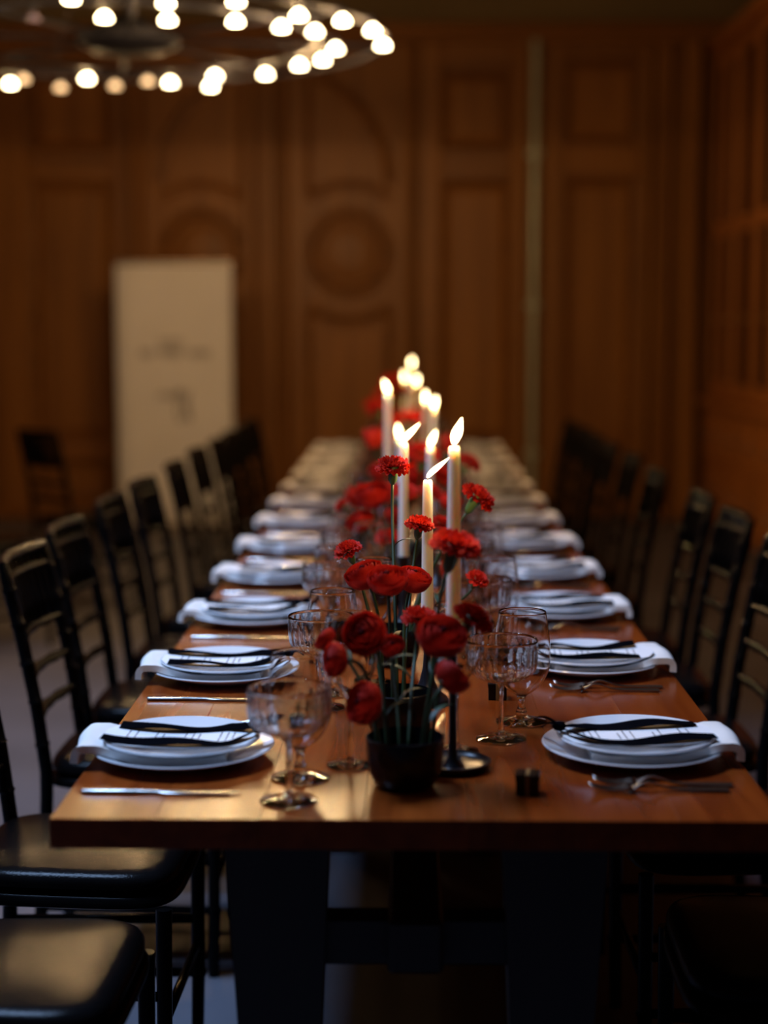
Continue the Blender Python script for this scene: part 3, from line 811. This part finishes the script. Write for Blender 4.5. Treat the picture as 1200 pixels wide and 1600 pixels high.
def setting(side, idx, cx, cy, ov):
    sw = 'banner side' if side < 0 else 'cabinet side'
    where = '%s place from the tables\' free end, %s' % (ORD[idx], sw)
    rz = (0 if side < 0 else PI)
    rnd = random.Random(1000*idx + (1 if side > 0 else 0))
    def W(lx, ly):
        c, s = math.cos(rz), math.sin(rz)
        return (cx + c*lx - s*ly, cy + s*lx + c*ly)
    def top(name, me, label, cat, group, lx=0, ly=0, z=0, rot=(0, 0, 0)):
        o = put(name, me); x, y = W(lx, ly); o.location = (x, y, TT+z); o.rotation_euler = (rot[0], rot[1], rz+rot[2])
        return tag(o, label + ', ' + where, cat, group + ' on the ' + sw)
    j = lambda a: rnd.uniform(-a, a)
    top('dinner_plate', dinner_me, 'large white dinner plate', 'plate', 'dinner plates', z=0.0005)
    top('napkin', napkins[rnd.randrange(4)], 'folded white linen napkin on plate', 'napkin', 'napkins', 0, 0, 0.0008, (0, 0, j(0.06)))
    tiltx = j(0.006)
    top('salad_plate', salad_me, 'small white plate on napkin', 'plate', 'salad plates', j(0.004), j(0.004), 0.0196, (tiltx, 0.006, 0))
    m = thing('menu_card', 'menu card tied with black ribbon, ' + where, 'menu', (0, 0, 0), rz + j(0.10), 'ribboned menus on the ' + sw)
    x, y = W(j(0.004), j(0.006)); m.location = (x, y, TT+0.0299)
    m.rotation_euler = (tiltx, 0.006, m.rotation_euler[2])
    cd = put('card', card_me, m); put('lettering', text_me, cd)['kind'] = 'stuff'
    ta, tb = tails[rnd.randrange(5)]
    put('ribbon_tail', ta, m); put('ribbon_tail', tb, m); put('ribbon_knot', knot_me, m)
    top('dinner_knife', knife_me, 'steel dinner knife', 'knife', 'knives', ov.get('knife', (0.0, -0.197))[0], ov.get('knife', (0.0, -0.197))[1], 0.0, (0, 0, j(0.03)))
    for q, ly in enumerate((0.165, 0.195)):
        f = thing('dinner_fork', ('inner' if q == 0 else 'outer') + ' steel fork, ' + where, 'fork', (0, 0, 0), rz + j(0.03), 'forks on the ' + sw)
        x, y = W(-0.015+0.01*q, ly); f.location = (x, y, TT+0.0012)
        put('handle', fork_h, f)
        for t_ in fork_t: put('tine', t_, f)
    gp = {'coupe_glass': (0.187+j(0.006), -0.235+j(0.006)), 'water_goblet': (0.192+j(0.006), -0.118+j(0.006)), 'wine_glass': (0.262+j(0.004), -0.048+j(0.006)), 'box': (0.175+j(0.008), 0.14+j(0.012))}
    if side > 0: gp = {'coupe_glass': (0.203+j(0.004), -0.09+j(0.006)), 'water_goblet': (0.165+j(0.005), -0.205+j(0.005)), 'wine_glass': (0.272, 0.005+j(0.01)), 'box': (0.18+j(0.008), 0.24+j(0.012))}
    gp.update(ov)
    words = {'coupe_glass': 'ribbed champagne coupe', 'water_goblet': 'round water goblet with short stem', 'wine_glass': 'tall stemmed wine glass'}
    for kind in words:
        x, y = W(*gp[kind])
        place_glass(kind, x, y, words[kind] + ', ' + where, {'coupe_glass': 'coupes', 'water_goblet': 'goblets', 'wine_glass': 'wine glasses'}[kind] + ' on the ' + sw)
    b = thing('favour_box', 'tiny black favour box, ' + where, 'box', (0, 0, 0), rz + j(0.12), 'favour boxes on the ' + sw)
    x, y = W(*gp['box']); b.location = (x, y, TT)
    put('box', fav[0], b); put('lid', fav[1], b); put('highlight_band', fav[2], b)
LY = [2.42 + 0.58*k for k in range(12)]
RY = [2.44, 3.08, 3.67] + [4.25 + 0.575*k for k in range(9)]
for k in range(12):
    ov = {}
    if k == 0: ov = {'coupe_glass': (0.182, -0.232), 'water_goblet': (0.190, -0.115), 'wine_glass': (0.262, -0.045), 'box': (0.171, 0.134)}
    if k == 1: ov = {'coupe_glass': (0.198, -0.250), 'water_goblet': (0.212, -0.135), 'wine_glass': (0.285, -0.045)}
    setting(-1, k, -0.349, LY[k], ov)
    ov = {}
    if k == 0: ov = {'coupe_glass': (0.200, -0.098), 'water_goblet': (0.159, -0.214), 'wine_glass': (0.275, -0.022), 'box': (0.179, 0.205)}
    if k == 1: ov = {'box': (0.19, 0.252)}
    setting(1, k, 0.351, RY[k], ov)

# ================================================================== CANDLES
def frange(i, n): return i/n
def flame_mesh(lean):
    prof = smooth_profile([(0.0, 0.0), (0.0036, 0.003), (0.0070, 0.012), (0.0068, 0.021), (0.0036, 0.031), (0.0, 0.040)], 3)
    b = MB().lathe(prof, 12)
    b.v = [(x + lean*(z/0.036)**1.3*0.022, y, z) for (x, y, z) in b.v]
    return b.mesh('flame', M['flame'], True)
def make_candle(x, y, ztop, hold_h, base, lean, label_h, label_c, wide=True):
    h = thing('candle_holder', label_h, 'candle holder', (x, y, TT), 0, 'black candle holders')
    if wide:
        R = base
        MB().lathe([(0, 0.0), (R*0.72, 0.0), (R*0.95, 0.006), (R, 0.013), (R-0.003, 0.0135), (R*0.9, 0.0085), (R*0.7, 0.004), (0.0, 0.004)], 48).build('dish', M['black_metal'], h, True, 50)
        MB().lathe([(0, 0.003), (0.017, 0.003), (0.012, 0.008), (0.0075, 0.018), (0.0062, 0.04), (0.0058, hold_h-0.03), (0.0075, hold_h-0.022), (0, hold_h-0.022)], 20).build('stem', M['black_metal'], h, True, 50)
    else:
        R = base
        MB().lathe([(0, 0.0), (R, 0.0), (R, 0.008), (R*0.92, 0.012), (R*0.6, 0.022), (R*0.35, 0.040), (R*0.2, 0.065), (0, 0.065)], 40).build('base', M['black_metal'], h, True, 50)
        MB().lathe([(0, 0.06), (0.0085, 0.06), (0.0062, 0.09), (0.0060, hold_h-0.03), (0.0075, hold_h-0.022), (0, hold_h-0.022)], 20).build('stem', M['black_metal'], h, True, 50)
    MB().lathe([(0, hold_h-0.024), (0.008, hold_h-0.024), (0.0135, hold_h-0.016), (0.0145, hold_h+0.004), (0.0122, hold_h+0.004), (0.0115, hold_h-0.010), (0, hold_h-0.010)], 24).build('cup', M['black_metal'], h, True, 50)
    c = thing('taper_candle', label_c, 'candle', (x, y, TT+hold_h-0.010), 0, 'white taper candles')
    L = ztop - (TT+hold_h-0.010)
    MB().lathe([(0, 0.0), (0.0108, 0.0), (0.0108, 0.02), (0.0100, L*0.5), (0.0088, L-0.012), (0.0080, L-0.003), (0.0066, L), (0.004, L-0.002), (0, L-0.003)], 28).build('wax', M['wax'], c, True, 60)
    MB().tube([(0, 0, L-0.004), (0.0003, 0, L+0.003), (0.001*lean, 0, L+0.007)], 0.0008, 6).build('wick', M['wick'], c, True)
    f = put('flame', flame_mesh(lean), c); f.location = (0, 0, L+0.003)
    glow('flame_light', f, (lean*0.015, 0, 0.028), 1.7, (1.0, 0.62, 0.28), 0.006)
place_words = ['at the free table end', 'beside the ruffled carnations']
make_candle(0.068, 2.366, 1.248, 0.219, 0.058, 0.45, 'black candlestick with broad dish foot, beside the front flower bowl', 'tall white taper, its flame nearly upright, on the dish-footed candlestick', True)
make_candle(0.034, 2.785, 1.159, 0.165, 0.040, 1.7, 'black candlestick with trumpet foot, behind the front flower bowl', 'short white taper with flame blown sideways, behind the front flower bowl', False)
make_candle(-0.010, 3.46, 1.176, 0.165, 0.040, 1.4, 'black candlestick with trumpet foot, at the third pair of places', 'slim white taper with forked leaning flame, beside a tall dark carnation', False)
make_candle(-0.064, 5.00, 1.222, 0.219, 0.055, -0.5, 'black candlestick with broad dish foot, at the fifth pair of places', 'tall white taper leaning its flame to the banner side', True)
make_candle(0.056, 4.08, 1.122, 0.165, 0.040, 0.6, 'black candlestick with trumpet foot, at the fourth pair of places', 'short white taper half hidden behind red blooms', False)
make_candle(-0.026, 4.60, 1.108, 0.165, 0.040, -0.2, 'black candlestick with trumpet foot, between fourth and fifth places', 'short white taper between fourth and fifth places', False)
make_candle(0.060, 5.62, 1.165, 0.165, 0.040, 0.0, 'black candlestick with trumpet foot, between fifth and sixth places', 'white taper standing between fifth and sixth places', False)
make_candle(0.082, 5.17, 1.165, 0.190, 0.050, 0.3, 'black candlestick with broad dish foot, before the sixth places', 'white taper on the dish foot before the sixth places', True)
make_candle(0.033, 6.90, 1.182, 0.165, 0.040, 0.2, 'black candlestick with trumpet foot, by the eighth places', 'white taper by the eighth places', False)
make_candle(-0.015, 7.20, 1.190, 0.190, 0.050, -0.2, 'black candlestick with broad dish foot, by the ninth places', 'white taper by the ninth places', True)
make_candle(0.015, 7.62, 1.245, 0.219, 0.055, 0.1, 'black candlestick with broad dish foot, by the tenth places', 'tallest distant white taper, by the tenth places', True)

# ================================================================== FLOWERS
def bowl(x, y, s, label):
    b = thing('flower_bowl', label, 'bowl', (x, y, TT), 0, 'black flower bowls')
    MB().lathe([(0, 0.0), (0.036*s, 0.0), (0.044*s, 0.006), (0.053*s, 0.026), (0.057*s, 0.052), (0.0575*s, 0.074), (0.0545*s, 0.0755), (0.0535*s, 0.052), (0.048*s, 0.024), (0.038*s, 0.012), (0, 0.010)], 48).build('body', M['black_ceramic'], b, True, 60)
    MB().lathe([(0, 0.050), (0.047*s, 0.048), (0.050*s, 0.040), (0, 0.040)], 32).build('pin_holder', M['soil'], b, True, 60)
    return b
def carnation_meshes(seed):
    rnd = random.Random(seed); b = MB()
    # layered fans of toothed petals
    for L, (nP, r0, rise, rad) in enumerate(((9, 0.004, 0.12, 1.0), (9, 0.003, 0.38, 1.0), (9, 0.002, 0.65, 0.97), (8, 0.001, 0.92, 0.88), (7, 0.001, 1.15, 0.78), (5, 0.0, 1.38, 0.66))):
        for k in range(nP):
            a0 = 2*PI*(k + 0.5*(L % 2))/nP + rnd.uniform(-0.15, 0.15); wid = 2*PI/nP*1.45; R = rad*rnd.uniform(0.9, 1.06); el = rise + rnd.uniform(-0.12, 0.12); p1 = rnd.uniform(0, 6)
            def s(u, v, a0=a0, wid=wid, R=R, el=el, p1=p1, r0=r0):
                t = v-0.5; a = a0 + t*wid*(0.5+0.5*u)
                tooth = 0.05*math.sin(t*34+p1) if u > 0.9 else 0.0
                r = r0 + R*(u+tooth)*math.cos(el*(0.4+0.6*u)); z = R*u*math.sin(el)*0.85 + 0.09*u*u*math.sin(t*17+p1) - 0.22*max(0, u-0.6)*(1.2-el)
                return (r*math.cos(a), r*math.sin(a), z)
            b.grid(s, 5, 10)
    bloom = b.mesh('bloom', M['carnation'], True)
    return bloom
def ranunculus_meshes(seed):
    rnd = random.Random(seed); b = MB()
    for L in range(7):
        f = L/6; R = 1.0 - 0.72*f; nP = 6 if L < 3 else 5; top = 0.20 + 0.55*f
        for k in range(nP):
            a0 = 2*PI*(k+0.5*(L % 2))/nP + rnd.uniform(-0.1, 0.1); wid = 2*PI/nP*1.25; RR = R*rnd.uniform(0.96, 1.05); p1 = rnd.uniform(0, 6); op = top + rnd.uniform(-0.06, 0.06)
            def s(u, v, a0=a0, wid=wid, RR=RR, p1=p1, op=op):
                t = v-0.5; lat = -1.35 + u*(1.35+op*(1-1.1*(2*t)**2*0.45))
                a = a0 + t*wid
                r = RR*math.cos(lat) + 0.02*math.sin(a*3+p1)*u
                z = RR*0.82*math.sin(lat)
                return (r*math.cos(a), r*math.sin(a), z + 0.30*(1-RR) + 0.55)
            b.grid(s, 6, 6)
    bloom = b.mesh('bloom', M['ranunculus'], True)
    eye = MB().lathe([(0, 0.95), (0.10, 0.93), (0.15, 0.85), (0.12, 0.72), (0, 0.70)], 14).mesh('eye', M['flower_eye'], True)
    return bloom, eye
def tulip_petal(seed, inner):
    rnd = random.Random(seed); p1 = rnd.uniform(0, 6)
    def s(u, v):
        t = v-0.5
        w = math.sin(PI*min(1, 0.12+u*0.80))**0.7*1.5
        ang = t*w; R = (0.80 if not inner else 0.70)*(math.sin(PI*min(1.0, 0.08+0.62*u))**0.6)*(1+0.10*u)
        z = 1.75*u - 0.16*(2*t)**2*u + 0.04*math.sin(6*t+p1)*u
        return (R*math.cos(ang), R*math.sin(ang), z)
    return MB().grid(s, 9, 8, 0.02).mesh('petal', M['tulip'], True)
carn = [carnation_meshes(s) for s in (1, 2, 3)]
ranu = [ranunculus_meshes(s) for s in (4, 5)]
tul = (tulip_petal(6, False), tulip_petal(7, True))
carn_calyx = MB().lathe([(0, -0.95), (0.12, -0.92), (0.24, -0.70), (0.28, -0.25), (0.32, 0.18), (0.24, 0.20), (0, 0.10)], 14).mesh('calyx', M['calyx'], True)
ranu_calyx = MB().lathe([(0, -0.32), (0.10, -0.30), (0.30, -0.24), (0.42, -0.16), (0.30, -0.14), (0, -0.10)], 14).mesh('calyx', M['stem'], True)
def leaf_mesh():
    def s(u, v):
        w = 0.012*math.sin(PI*min(1, u*0.9+0.08))
        return (0.075*u, (v-0.5)*w, 0.045*u - 0.055*u*u + 0.3*abs(v-0.5)*w)
    return MB().grid(s, 10, 4, 0.0006).mesh('leaf', M['leaf'], True)
leaf_me = leaf_mesh()
def flower(kind, P, r, base, axis, label, group, leaves=1):
    """bloom at P (world) with radius r facing axis; stem bends down into the bowl at base"""
    rnd = random.Random(hash((round(P[0], 4), round(P[1], 4), round(P[2], 4))) & 0xffff)
    hx, hy = P[0]-base[0], P[1]-base[1]; hd = max(1e-6, math.hypot(hx, hy)); rr_ = min(0.036, 0.45*hd)
    root = Vector((base[0] + hx/hd*rr_, base[1] + hy/hd*rr_, TT+0.046))
    f = thing(kind, label, 'flower', tuple(root), 0, group)
    ax = Vector(axis).normalized(); Pv = Vector(P)
    q = Vector((0, 0, 1)).rotation_difference(ax) @ Euler((0, 0, rnd.uniform(0, 6))).to_quaternion()
    off = {'carnation': -0.90, 'ranunculus': -0.28, 'tulip': 0.04}[kind]
    def attach(nm, me, parent=f, extra=None):
        o = put(nm, me, parent)
        o.rotation_mode = 'QUATERNION'; o.rotation_quaternion = q if extra is None else q @ extra
        o.location = Pv - root; o.scale = (r, r, r); return o
    if kind == 'carnation':
        attach('bloom', carn[rnd.randrange(3)]); attach('calyx', carn_calyx)
    elif kind == 'ranunculus':
        bl, ey = ranu[rnd.randrange(2)]; attach('bloom', bl); attach('eye', ey); attach('calyx', ranu_calyx)
    else:
        for k in range(6):
            attach('petal', tul[k % 2], f, Euler((0, 0, 2*PI*k/6)).to_quaternion())
    end = Pv + ax*off*r - root
    L = end.length
    p1 = Vector((end.x*0.25, end.y*0.25, L*0.45)); p2 = end - ax*min(0.06, L*0.3)
    pts = []
    for i in range(15):
        t = i/14; pts.append((1-t)**3*Vector((0, 0, -0.006)) + 3*(1-t)**2*t*p1 + 3*(1-t)*t*t*p2 + t**3*end)
    sr = 0.0029 if kind != 'tulip' else 0.0034
    MB().tube(pts, [sr*(1.15-0.3*i/14) for i in range(15)], 7).build('stem', M['stem'], f, True)
    for k in range(leaves):
        i = 5 + rnd.randrange(6)
        o = put('leaf', leaf_me, f); o.location = pts[i]; o.rotation_euler = (0, -0.5, rnd.uniform(0, 6)); o.scale = [rnd.uniform(0.6, 0.95)]*3
CAMP = math.atan(285/2500); CAMY = math.atan(38/2500)
B = {}
bowls = [(-0.004, 2.268, 1.0, 'glossy black round flower bowl at the tables\' free end'),
         (-0.016, 2.560, 0.98, 'black flower bowl close behind the free-end bowl'),
         (-0.030, 3.120, 1.0, 'black flower bowl at the second pair of places'),
         (-0.045, 3.800, 1.0, 'black flower bowl at the third pair of places'),
         (0.050, 4.420, 1.0, 'black flower bowl at the fourth pair of places'),
         (-0.030, 5.700, 1.0, 'black flower bowl at the seventh pair of places'),
         (0.005, 6.720, 1.0, 'black flower bowl at the eighth pair of places'),
         (-0.005, 7.960, 1.0, 'black flower bowl at the eleventh pair of places')]
for i, b_ in enumerate(bowls):
    bowl(*b_); B[i] = b_
bw = ['free-end bowl', 'bowl behind the free-end bowl', 'bowl at the second places', 'bowl at the third places', 'bowl at the fourth places', 'bowl at the seventh places', 'bowl at the eighth places', 'bowl at the eleventh places']
# kind, x, y, z of bloom, radius, bowl, facing, look
FL = [
    ('ranunculus', 0.046, 2.270, 0.968, 0.0374, 0, (0.15, -0.5, 0.8), 'large open scarlet ranunculus'),
    ('ranunculus', -0.058, 2.290, 0.976, 0.0329, 0, (-0.3, -0.8, 0.4), 'dark red ranunculus facing the table end'),
    ('carnation', 0.092, 2.290, 1.002, 0.0312, 0, (0.5, -0.2, 0.8), 'fluffy red carnation leaning to the candlestick'),
    ('ranunculus', -0.116, 2.320, 0.962, 0.0186, 0, (-0.8, 0.2, 0.6), 'small red ranunculus leaning to the banner side'),
    ('ranunculus', -0.095, 2.260, 0.949, 0.0258, 0, (-0.8, -0.4, 0.1), 'red ranunculus turned to the near glasses'),
    ('ranunculus', -0.052, 2.230, 0.889, 0.0312, 0, (-0.6, -0.5, 0.3), 'drooping red ranunculus hanging low'),
    ('ranunculus', 0.054, 2.222, 0.924, 0.0282, 0, (0.5, 0.3, 0.5), 'shaded red ranunculus below the open bloom'),
    ('ranunculus', -0.023, 2.360, 0.944, 0.0190, 0, (0, -0.7, 0.7), 'small red ranunculus bud between larger blooms'),
    ('carnation', 0.017, 2.420, 0.978, 0.0286, 0, (0.1, -0.2, 1), 'dark red carnation behind the open ranunculus'),
    ('ranunculus', -0.065, 2.560, 1.015, 0.0323, 1, (-0.35, -0.3, 0.9), 'scarlet ranunculus leaning to the banner side'),
    ('ranunculus', -0.032, 2.480, 1.018, 0.0324, 1, (-0.05, -0.4, 0.9), 'scarlet ranunculus in the middle of the cluster'),
    ('ranunculus', 0.005, 2.610, 1.000, 0.0308, 1, (0.25, -0.2, 0.9), 'scarlet ranunculus leaning to the cabinet side'),
    ('carnation', -0.100, 2.660, 1.050, 0.0253, 1, (-0.35, -0.2, 0.9), 'small dark red carnation reaching over a wine glass'),
    ('carnation', -0.026, 2.760, 1.181, 0.0310, 1, (0.05, -0.25, 1), 'tall dark red carnation on a long straight stem'),
    ('carnation', 0.019, 2.740, 1.083, 0.0260, 1, (0.15, -0.25, 1), 'small dark red carnation before the short taper'),
    ('carnation', 0.067, 2.305, 1.103, 0.0396, 0, (0.3, -0.15, 0.95), 'broad red carnation in front of the tall taper'),
    ('carnation', 0.129, 3.000, 1.103, 0.0365, 2, (0.55, -0.15, 0.8), 'red carnation tilted to the cabinet side'),
    ('carnation', 0.068, 3.210, 1.028, 0.0261, 2, (0.1, -0.2, 1), 'small upright red carnation'),
    ('carnation', 0.129, 2.960, 0.955, 0.0228, 2, (0.4, -0.3, 0.8), 'low red carnation near the wine glass'),
    ('tulip', 0.080, 3.290, 0.905, 0.0208, 2, (0.1, -0.1, 1), 'low scarlet tulip near the wine glasses'),
    ('tulip', -0.116, 3.920, 0.986, 0.0312, 3, (-0.35, -0.1, 1), 'scarlet tulip leaning outward'),
    ('tulip', -0.054, 3.870, 1.001, 0.0292, 3, (-0.1, 0, 1), 'upright scarlet tulip'),
    ('ranunculus', -0.082, 3.700, 1.024, 0.0403, 3, (-0.1, -0.4, 0.9), 'full scarlet ranunculus'),
    ('ranunculus', -0.106, 3.710, 0.964, 0.0342, 3, (-0.4, -0.3, 0.7), 'low scarlet ranunculus'),
    ('carnation', -0.160, 3.840, 0.998, 0.0190, 3, (-0.6, -0.2, 0.7), 'small dark red carnation reaching outward'),
    ('ranunculus', 0.093, 3.700, 1.013, 0.0279, 3, (0.3, -0.3, 0.8), 'red ranunculus behind the tall taper'),
    ('carnation', -0.048, 3.670, 0.939, 0.0298, 3, (-0.1, -0.3, 0.9), 'low red carnation'),
    ('tulip', -0.091, 4.300, 1.103, 0.0323, 4, (-0.15, 0, 1), 'tall scarlet tulip on a pale green stem'),
    ('carnation', 0.038, 4.300, 1.083, 0.0502, 4, (0.1, -0.2, 1), 'broad red carnation'),
    ('carnation', 0.092, 4.390, 1.017, 0.0395, 4, (0.3, -0.3, 0.8), 'red carnation leaning to the cabinet side'),
    ('carnation', 0.167, 4.380, 1.054, 0.0354, 4, (0.5, -0.2, 0.8), 'red carnation stretched to the cabinet side'),
    ('ranunculus', 0.022, 4.520, 0.996, 0.0415, 4, (0, -0.5, 0.8), 'low red ranunculus'),
    ('tulip', 0.112, 4.500, 1.080, 0.0281, 4, (0.2, -0.1, 1), 'scarlet tulip behind the tall taper'),
    ('carnation', 0.004, 5.600, 1.108, 0.0401, 5, (0.1, -0.2, 1), 'red carnation over the low blooms'),
    ('carnation', -0.108, 5.650, 1.139, 0.0405, 5, (-0.3, -0.2, 0.9), 'red carnation leaning to the banner side'),
    ('ranunculus', -0.059, 5.700, 1.080, 0.0356, 5, (0, -0.4, 0.9), 'red ranunculus in the middle'),
    ('carnation', -0.069, 6.650, 1.204, 0.0446, 6, (-0.1, -0.2, 1), 'tall red carnation at the top'),
    ('carnation', -0.027, 6.700, 1.162, 0.0449, 6, (0, -0.2, 1), 'red carnation below the tall one'),
    ('ranunculus', 0.045, 6.650, 1.050, 0.0415, 6, (0.3, -0.3, 0.9), 'red ranunculus leaning to the cabinet side'),
    ('carnation', -0.150, 6.700, 1.109, 0.0360, 6, (-0.4, -0.2, 0.8), 'red carnation leaning to the banner side'),
    ('ranunculus', -0.071, 4.450, 1.017, 0.0372, 4, (-0.3, -0.3, 0.9), 'full scarlet ranunculus leaning to the banner side'),
    ('carnation', -0.009, 3.700, 1.043, 0.0317, 3, (0.1, -0.3, 0.9), 'red carnation beside the slim taper'),
    ('tulip', -0.035, 3.820, 0.954, 0.0240, 3, (0.0, -0.1, 1), 'low scarlet tulip'),
    ('carnation', 0.054, 3.900, 1.023, 0.0298, 3, (0.3, -0.3, 0.9), 'red carnation between the tapers'),
    ('carnation', -0.023, 5.780, 1.017, 0.0389, 5, (0.1, -0.3, 0.9), 'low red carnation'),
    ('carnation', -0.103, 6.780, 1.151, 0.0394, 6, (-0.2, -0.2, 0.9), 'small red carnation beside the tall one'),
    ('carnation', 0.006, 7.920, 1.027, 0.0390, 7, (0.1, -0.2, 1), 'distant red carnation'),
    ('ranunculus', -0.057, 7.980, 0.992, 0.0332, 7, (-0.1, -0.3, 1), 'distant red ranunculus'),
]
for (kind, x, y, z, r, bi, ax, look) in FL:
    flower(kind, (x, y, z), r, B[bi], ax, '%s in the %s' % (look, bw[bi]), 'flowers in the ' + bw[bi], 1 if kind != 'tulip' else 0)

# ================================================================== BANNER
bn = thing('roll_up_banner', 'white roll-up banner with faint grey lettering before the panelled wall', 'banner', (-1.605, 11.0, 0), 0)
MB().box(-0.41, 0.41, -0.10, 0.10, 0.0, 0.085, 0.012).build('base', M['nickel'], bn)
MB().grid(lambda u, v: (-0.40+0.80*u, 0.004*math.sin(3*u), 0.08+1.795*v), 8, 10, 0.003).build('sheet', M['banner'], bn, True)
MB().box(-0.405, 0.405, -0.012, 0.012, 1.86, 1.885, 0.004).build('top_rail', M['nickel'], bn)
MB().tube([(0, 0.04, 0.05), (0, 0.03, 1.87)], 0.010, 8).build('pole', M['nickel'], bn)
def squiggle(x0, x1, z, h, n, w, seed):
    rnd = random.Random(seed); pts = []
    for i in range(n*6+1):
        t = i/(n*6); a = 2*PI*n*t
        pts.append((x0 + (x1-x0)*t + 0.35*h*math.sin(a), -0.0045, z + h*0.5*math.cos(a)*(0.6+0.4*math.sin(3.1*t*n+seed))))
    return pts
wr = MB()
for (x0, x1, z, h, n, s) in ((-0.10, 0.06, 1.335, 0.05, 5, 1), (-0.24, -0.14, 1.255, 0.07, 3, 2), (-0.10, 0.05, 1.265, 0.09, 5, 3), (0.10, 0.25, 1.255, 0.07, 5, 4), (-0.12, 0.02, 0.965, 0.06, 4, 5)):
    wr.tube(squiggle(x0, x1, z, h, n, 0.006, s), 0.0042, 5)
wr.tube([(0.06+0.045*math.cos(a*0.7), -0.0045, 0.90+0.11*math.cos(a)) for a in [i*0.35 for i in range(40)]], 0.0065, 5)
wr.build('lettering', M['grey_ink'], bn)['kind'] = 'stuff'

# ================================================================== CHANDELIER
CH = (-1.22, 7.13, 2.62)
ch = thing('ring_chandelier', 'black double-ring chandelier with many globe bulbs above the banner side', 'chandelier', CH)
def ring_pts(r, z): return [(r*math.cos(2*PI*i/72), r*math.sin(2*PI*i/72), z) for i in range(72)]
MB().loop_tube(ring_pts(0.82, 0.055), 0.014, 8).build('ring', M['chandelier_metal'], ch, True)
MB().loop_tube(ring_pts(1.12, 0.055), 0.014, 8).build('ring', M['chandelier_metal'], ch, True)
MB().lathe([(0, 0.0), (0.16, 0.005), (0.22, 0.035), (0.22, 0.075), (0.12, 0.11), (0.04, 0.16), (0, 0.16)], 36).build('hub', M['chandelier_metal'], ch, True, 50)
for k in range(8):
    a = 2*PI*k/8+0.2
    MB().tube([(0.2*math.cos(a), 0.2*math.sin(a), 0.055), (1.12*math.cos(a), 1.12*math.sin(a), 0.055)], 0.011, 8).build('spoke', M['chandelier_metal'], ch, True)
MB().tube([(0, 0, 0.15), (0, 0, CEIL-CH[2])], 0.014, 10).build('suspension_rod', M['chandelier_metal'], ch, True)
for k in range(4):
    a = 2*PI*k/4+0.6
    MB().tube([(0.82*math.cos(a), 0.82*math.sin(a), 0.06), (0.02*math.cos(a), 0.02*math.sin(a), 1.2)], 0.004, 6).build('cable', M['chandelier_metal'], ch, True)
MB().lathe([(0, CEIL-CH[2]), (0.08, CEIL-CH[2]), (0.07, CEIL-CH[2]-0.04), (0, CEIL-CH[2]-0.05)], 24).build('ceiling_rose', M['chandelier_metal'], ch, True, 50)
bulb_prof = smooth_profile([(0.0, -0.024), (0.016, -0.021), (0.0265, -0.004), (0.0245, 0.011), (0.013, 0.022), (0.009, 0.030), (0.0, 0.031)], 2)
bulb_me = {k: MB().lathe(bulb_prof, 18).mesh('bulb', M[k], True) for k in ('bulb', 'dim_bulb', 'dead_bulb')}
socket_me = MB().lathe([(0, 0.028), (0.012, 0.028), (0.013, 0.058), (0.008, 0.066), (0, 0.066)], 14).mesh('socket', M['chandelier_metal'], True, 50)
LB = [(-1.243, 6.043), (-1.188, 6.398), (-0.905, 6.118), (-0.949, 6.454), (-0.641, 6.098), (-0.685, 6.485), (-0.513, 6.609), (-0.427, 6.371), (-0.384, 6.710), (-0.262, 6.478), (-0.148, 6.685), (-0.112, 7.027), (-0.319, 7.119), (-0.390, 7.402), (-0.504, 7.542), (-0.683, 7.802), (-0.931, 7.856), (-0.993, 8.184), (-1.176, 8.055), (-1.561, 7.926), (-1.974, 8.084),
      (-1.62, 6.09), (-1.95, 6.35), (-2.06, 7.05), (-2.30, 7.40)]
OUT = LB[-4:]            # bulbs of the ring beyond the edge of the picture
DIM = [(-1.279, 8.012), (-1.466, 8.155), (-1.752, 8.215), (-1.873, 7.942)]
DEAD = [(-1.471, 6.42)]
for key, lst in (('bulb', LB), ('dim_bulb', DIM), ('dead_bulb', DEAD)):
    for (x, y) in lst:
        lx, ly = x-CH[0], y-CH[1]; rr = math.hypot(lx, ly); ring = 0.82 if abs(rr-0.82) < abs(rr-1.12) else 1.12
        s_ = put('socket', socket_me, ch); s_.location = (lx, ly, 0)
        b_ = put('bulb', bulb_me[key], s_)
        if key == 'bulb': glow('bulb_light_offscreen' if (x, y) in OUT else 'bulb_light', b_, (0, 0, 0), 6.6, (1.0, 0.60, 0.26), 0.018)
        ux, uy = lx/rr, ly/rr
        if abs(rr-ring) > 0.012:
            MB().tube([(0, 0, 0.058), ((ring-rr)*ux, (ring-rr)*uy, 0.055)], 0.006, 6).build('arm', M['chandelier_metal'], s_, True)
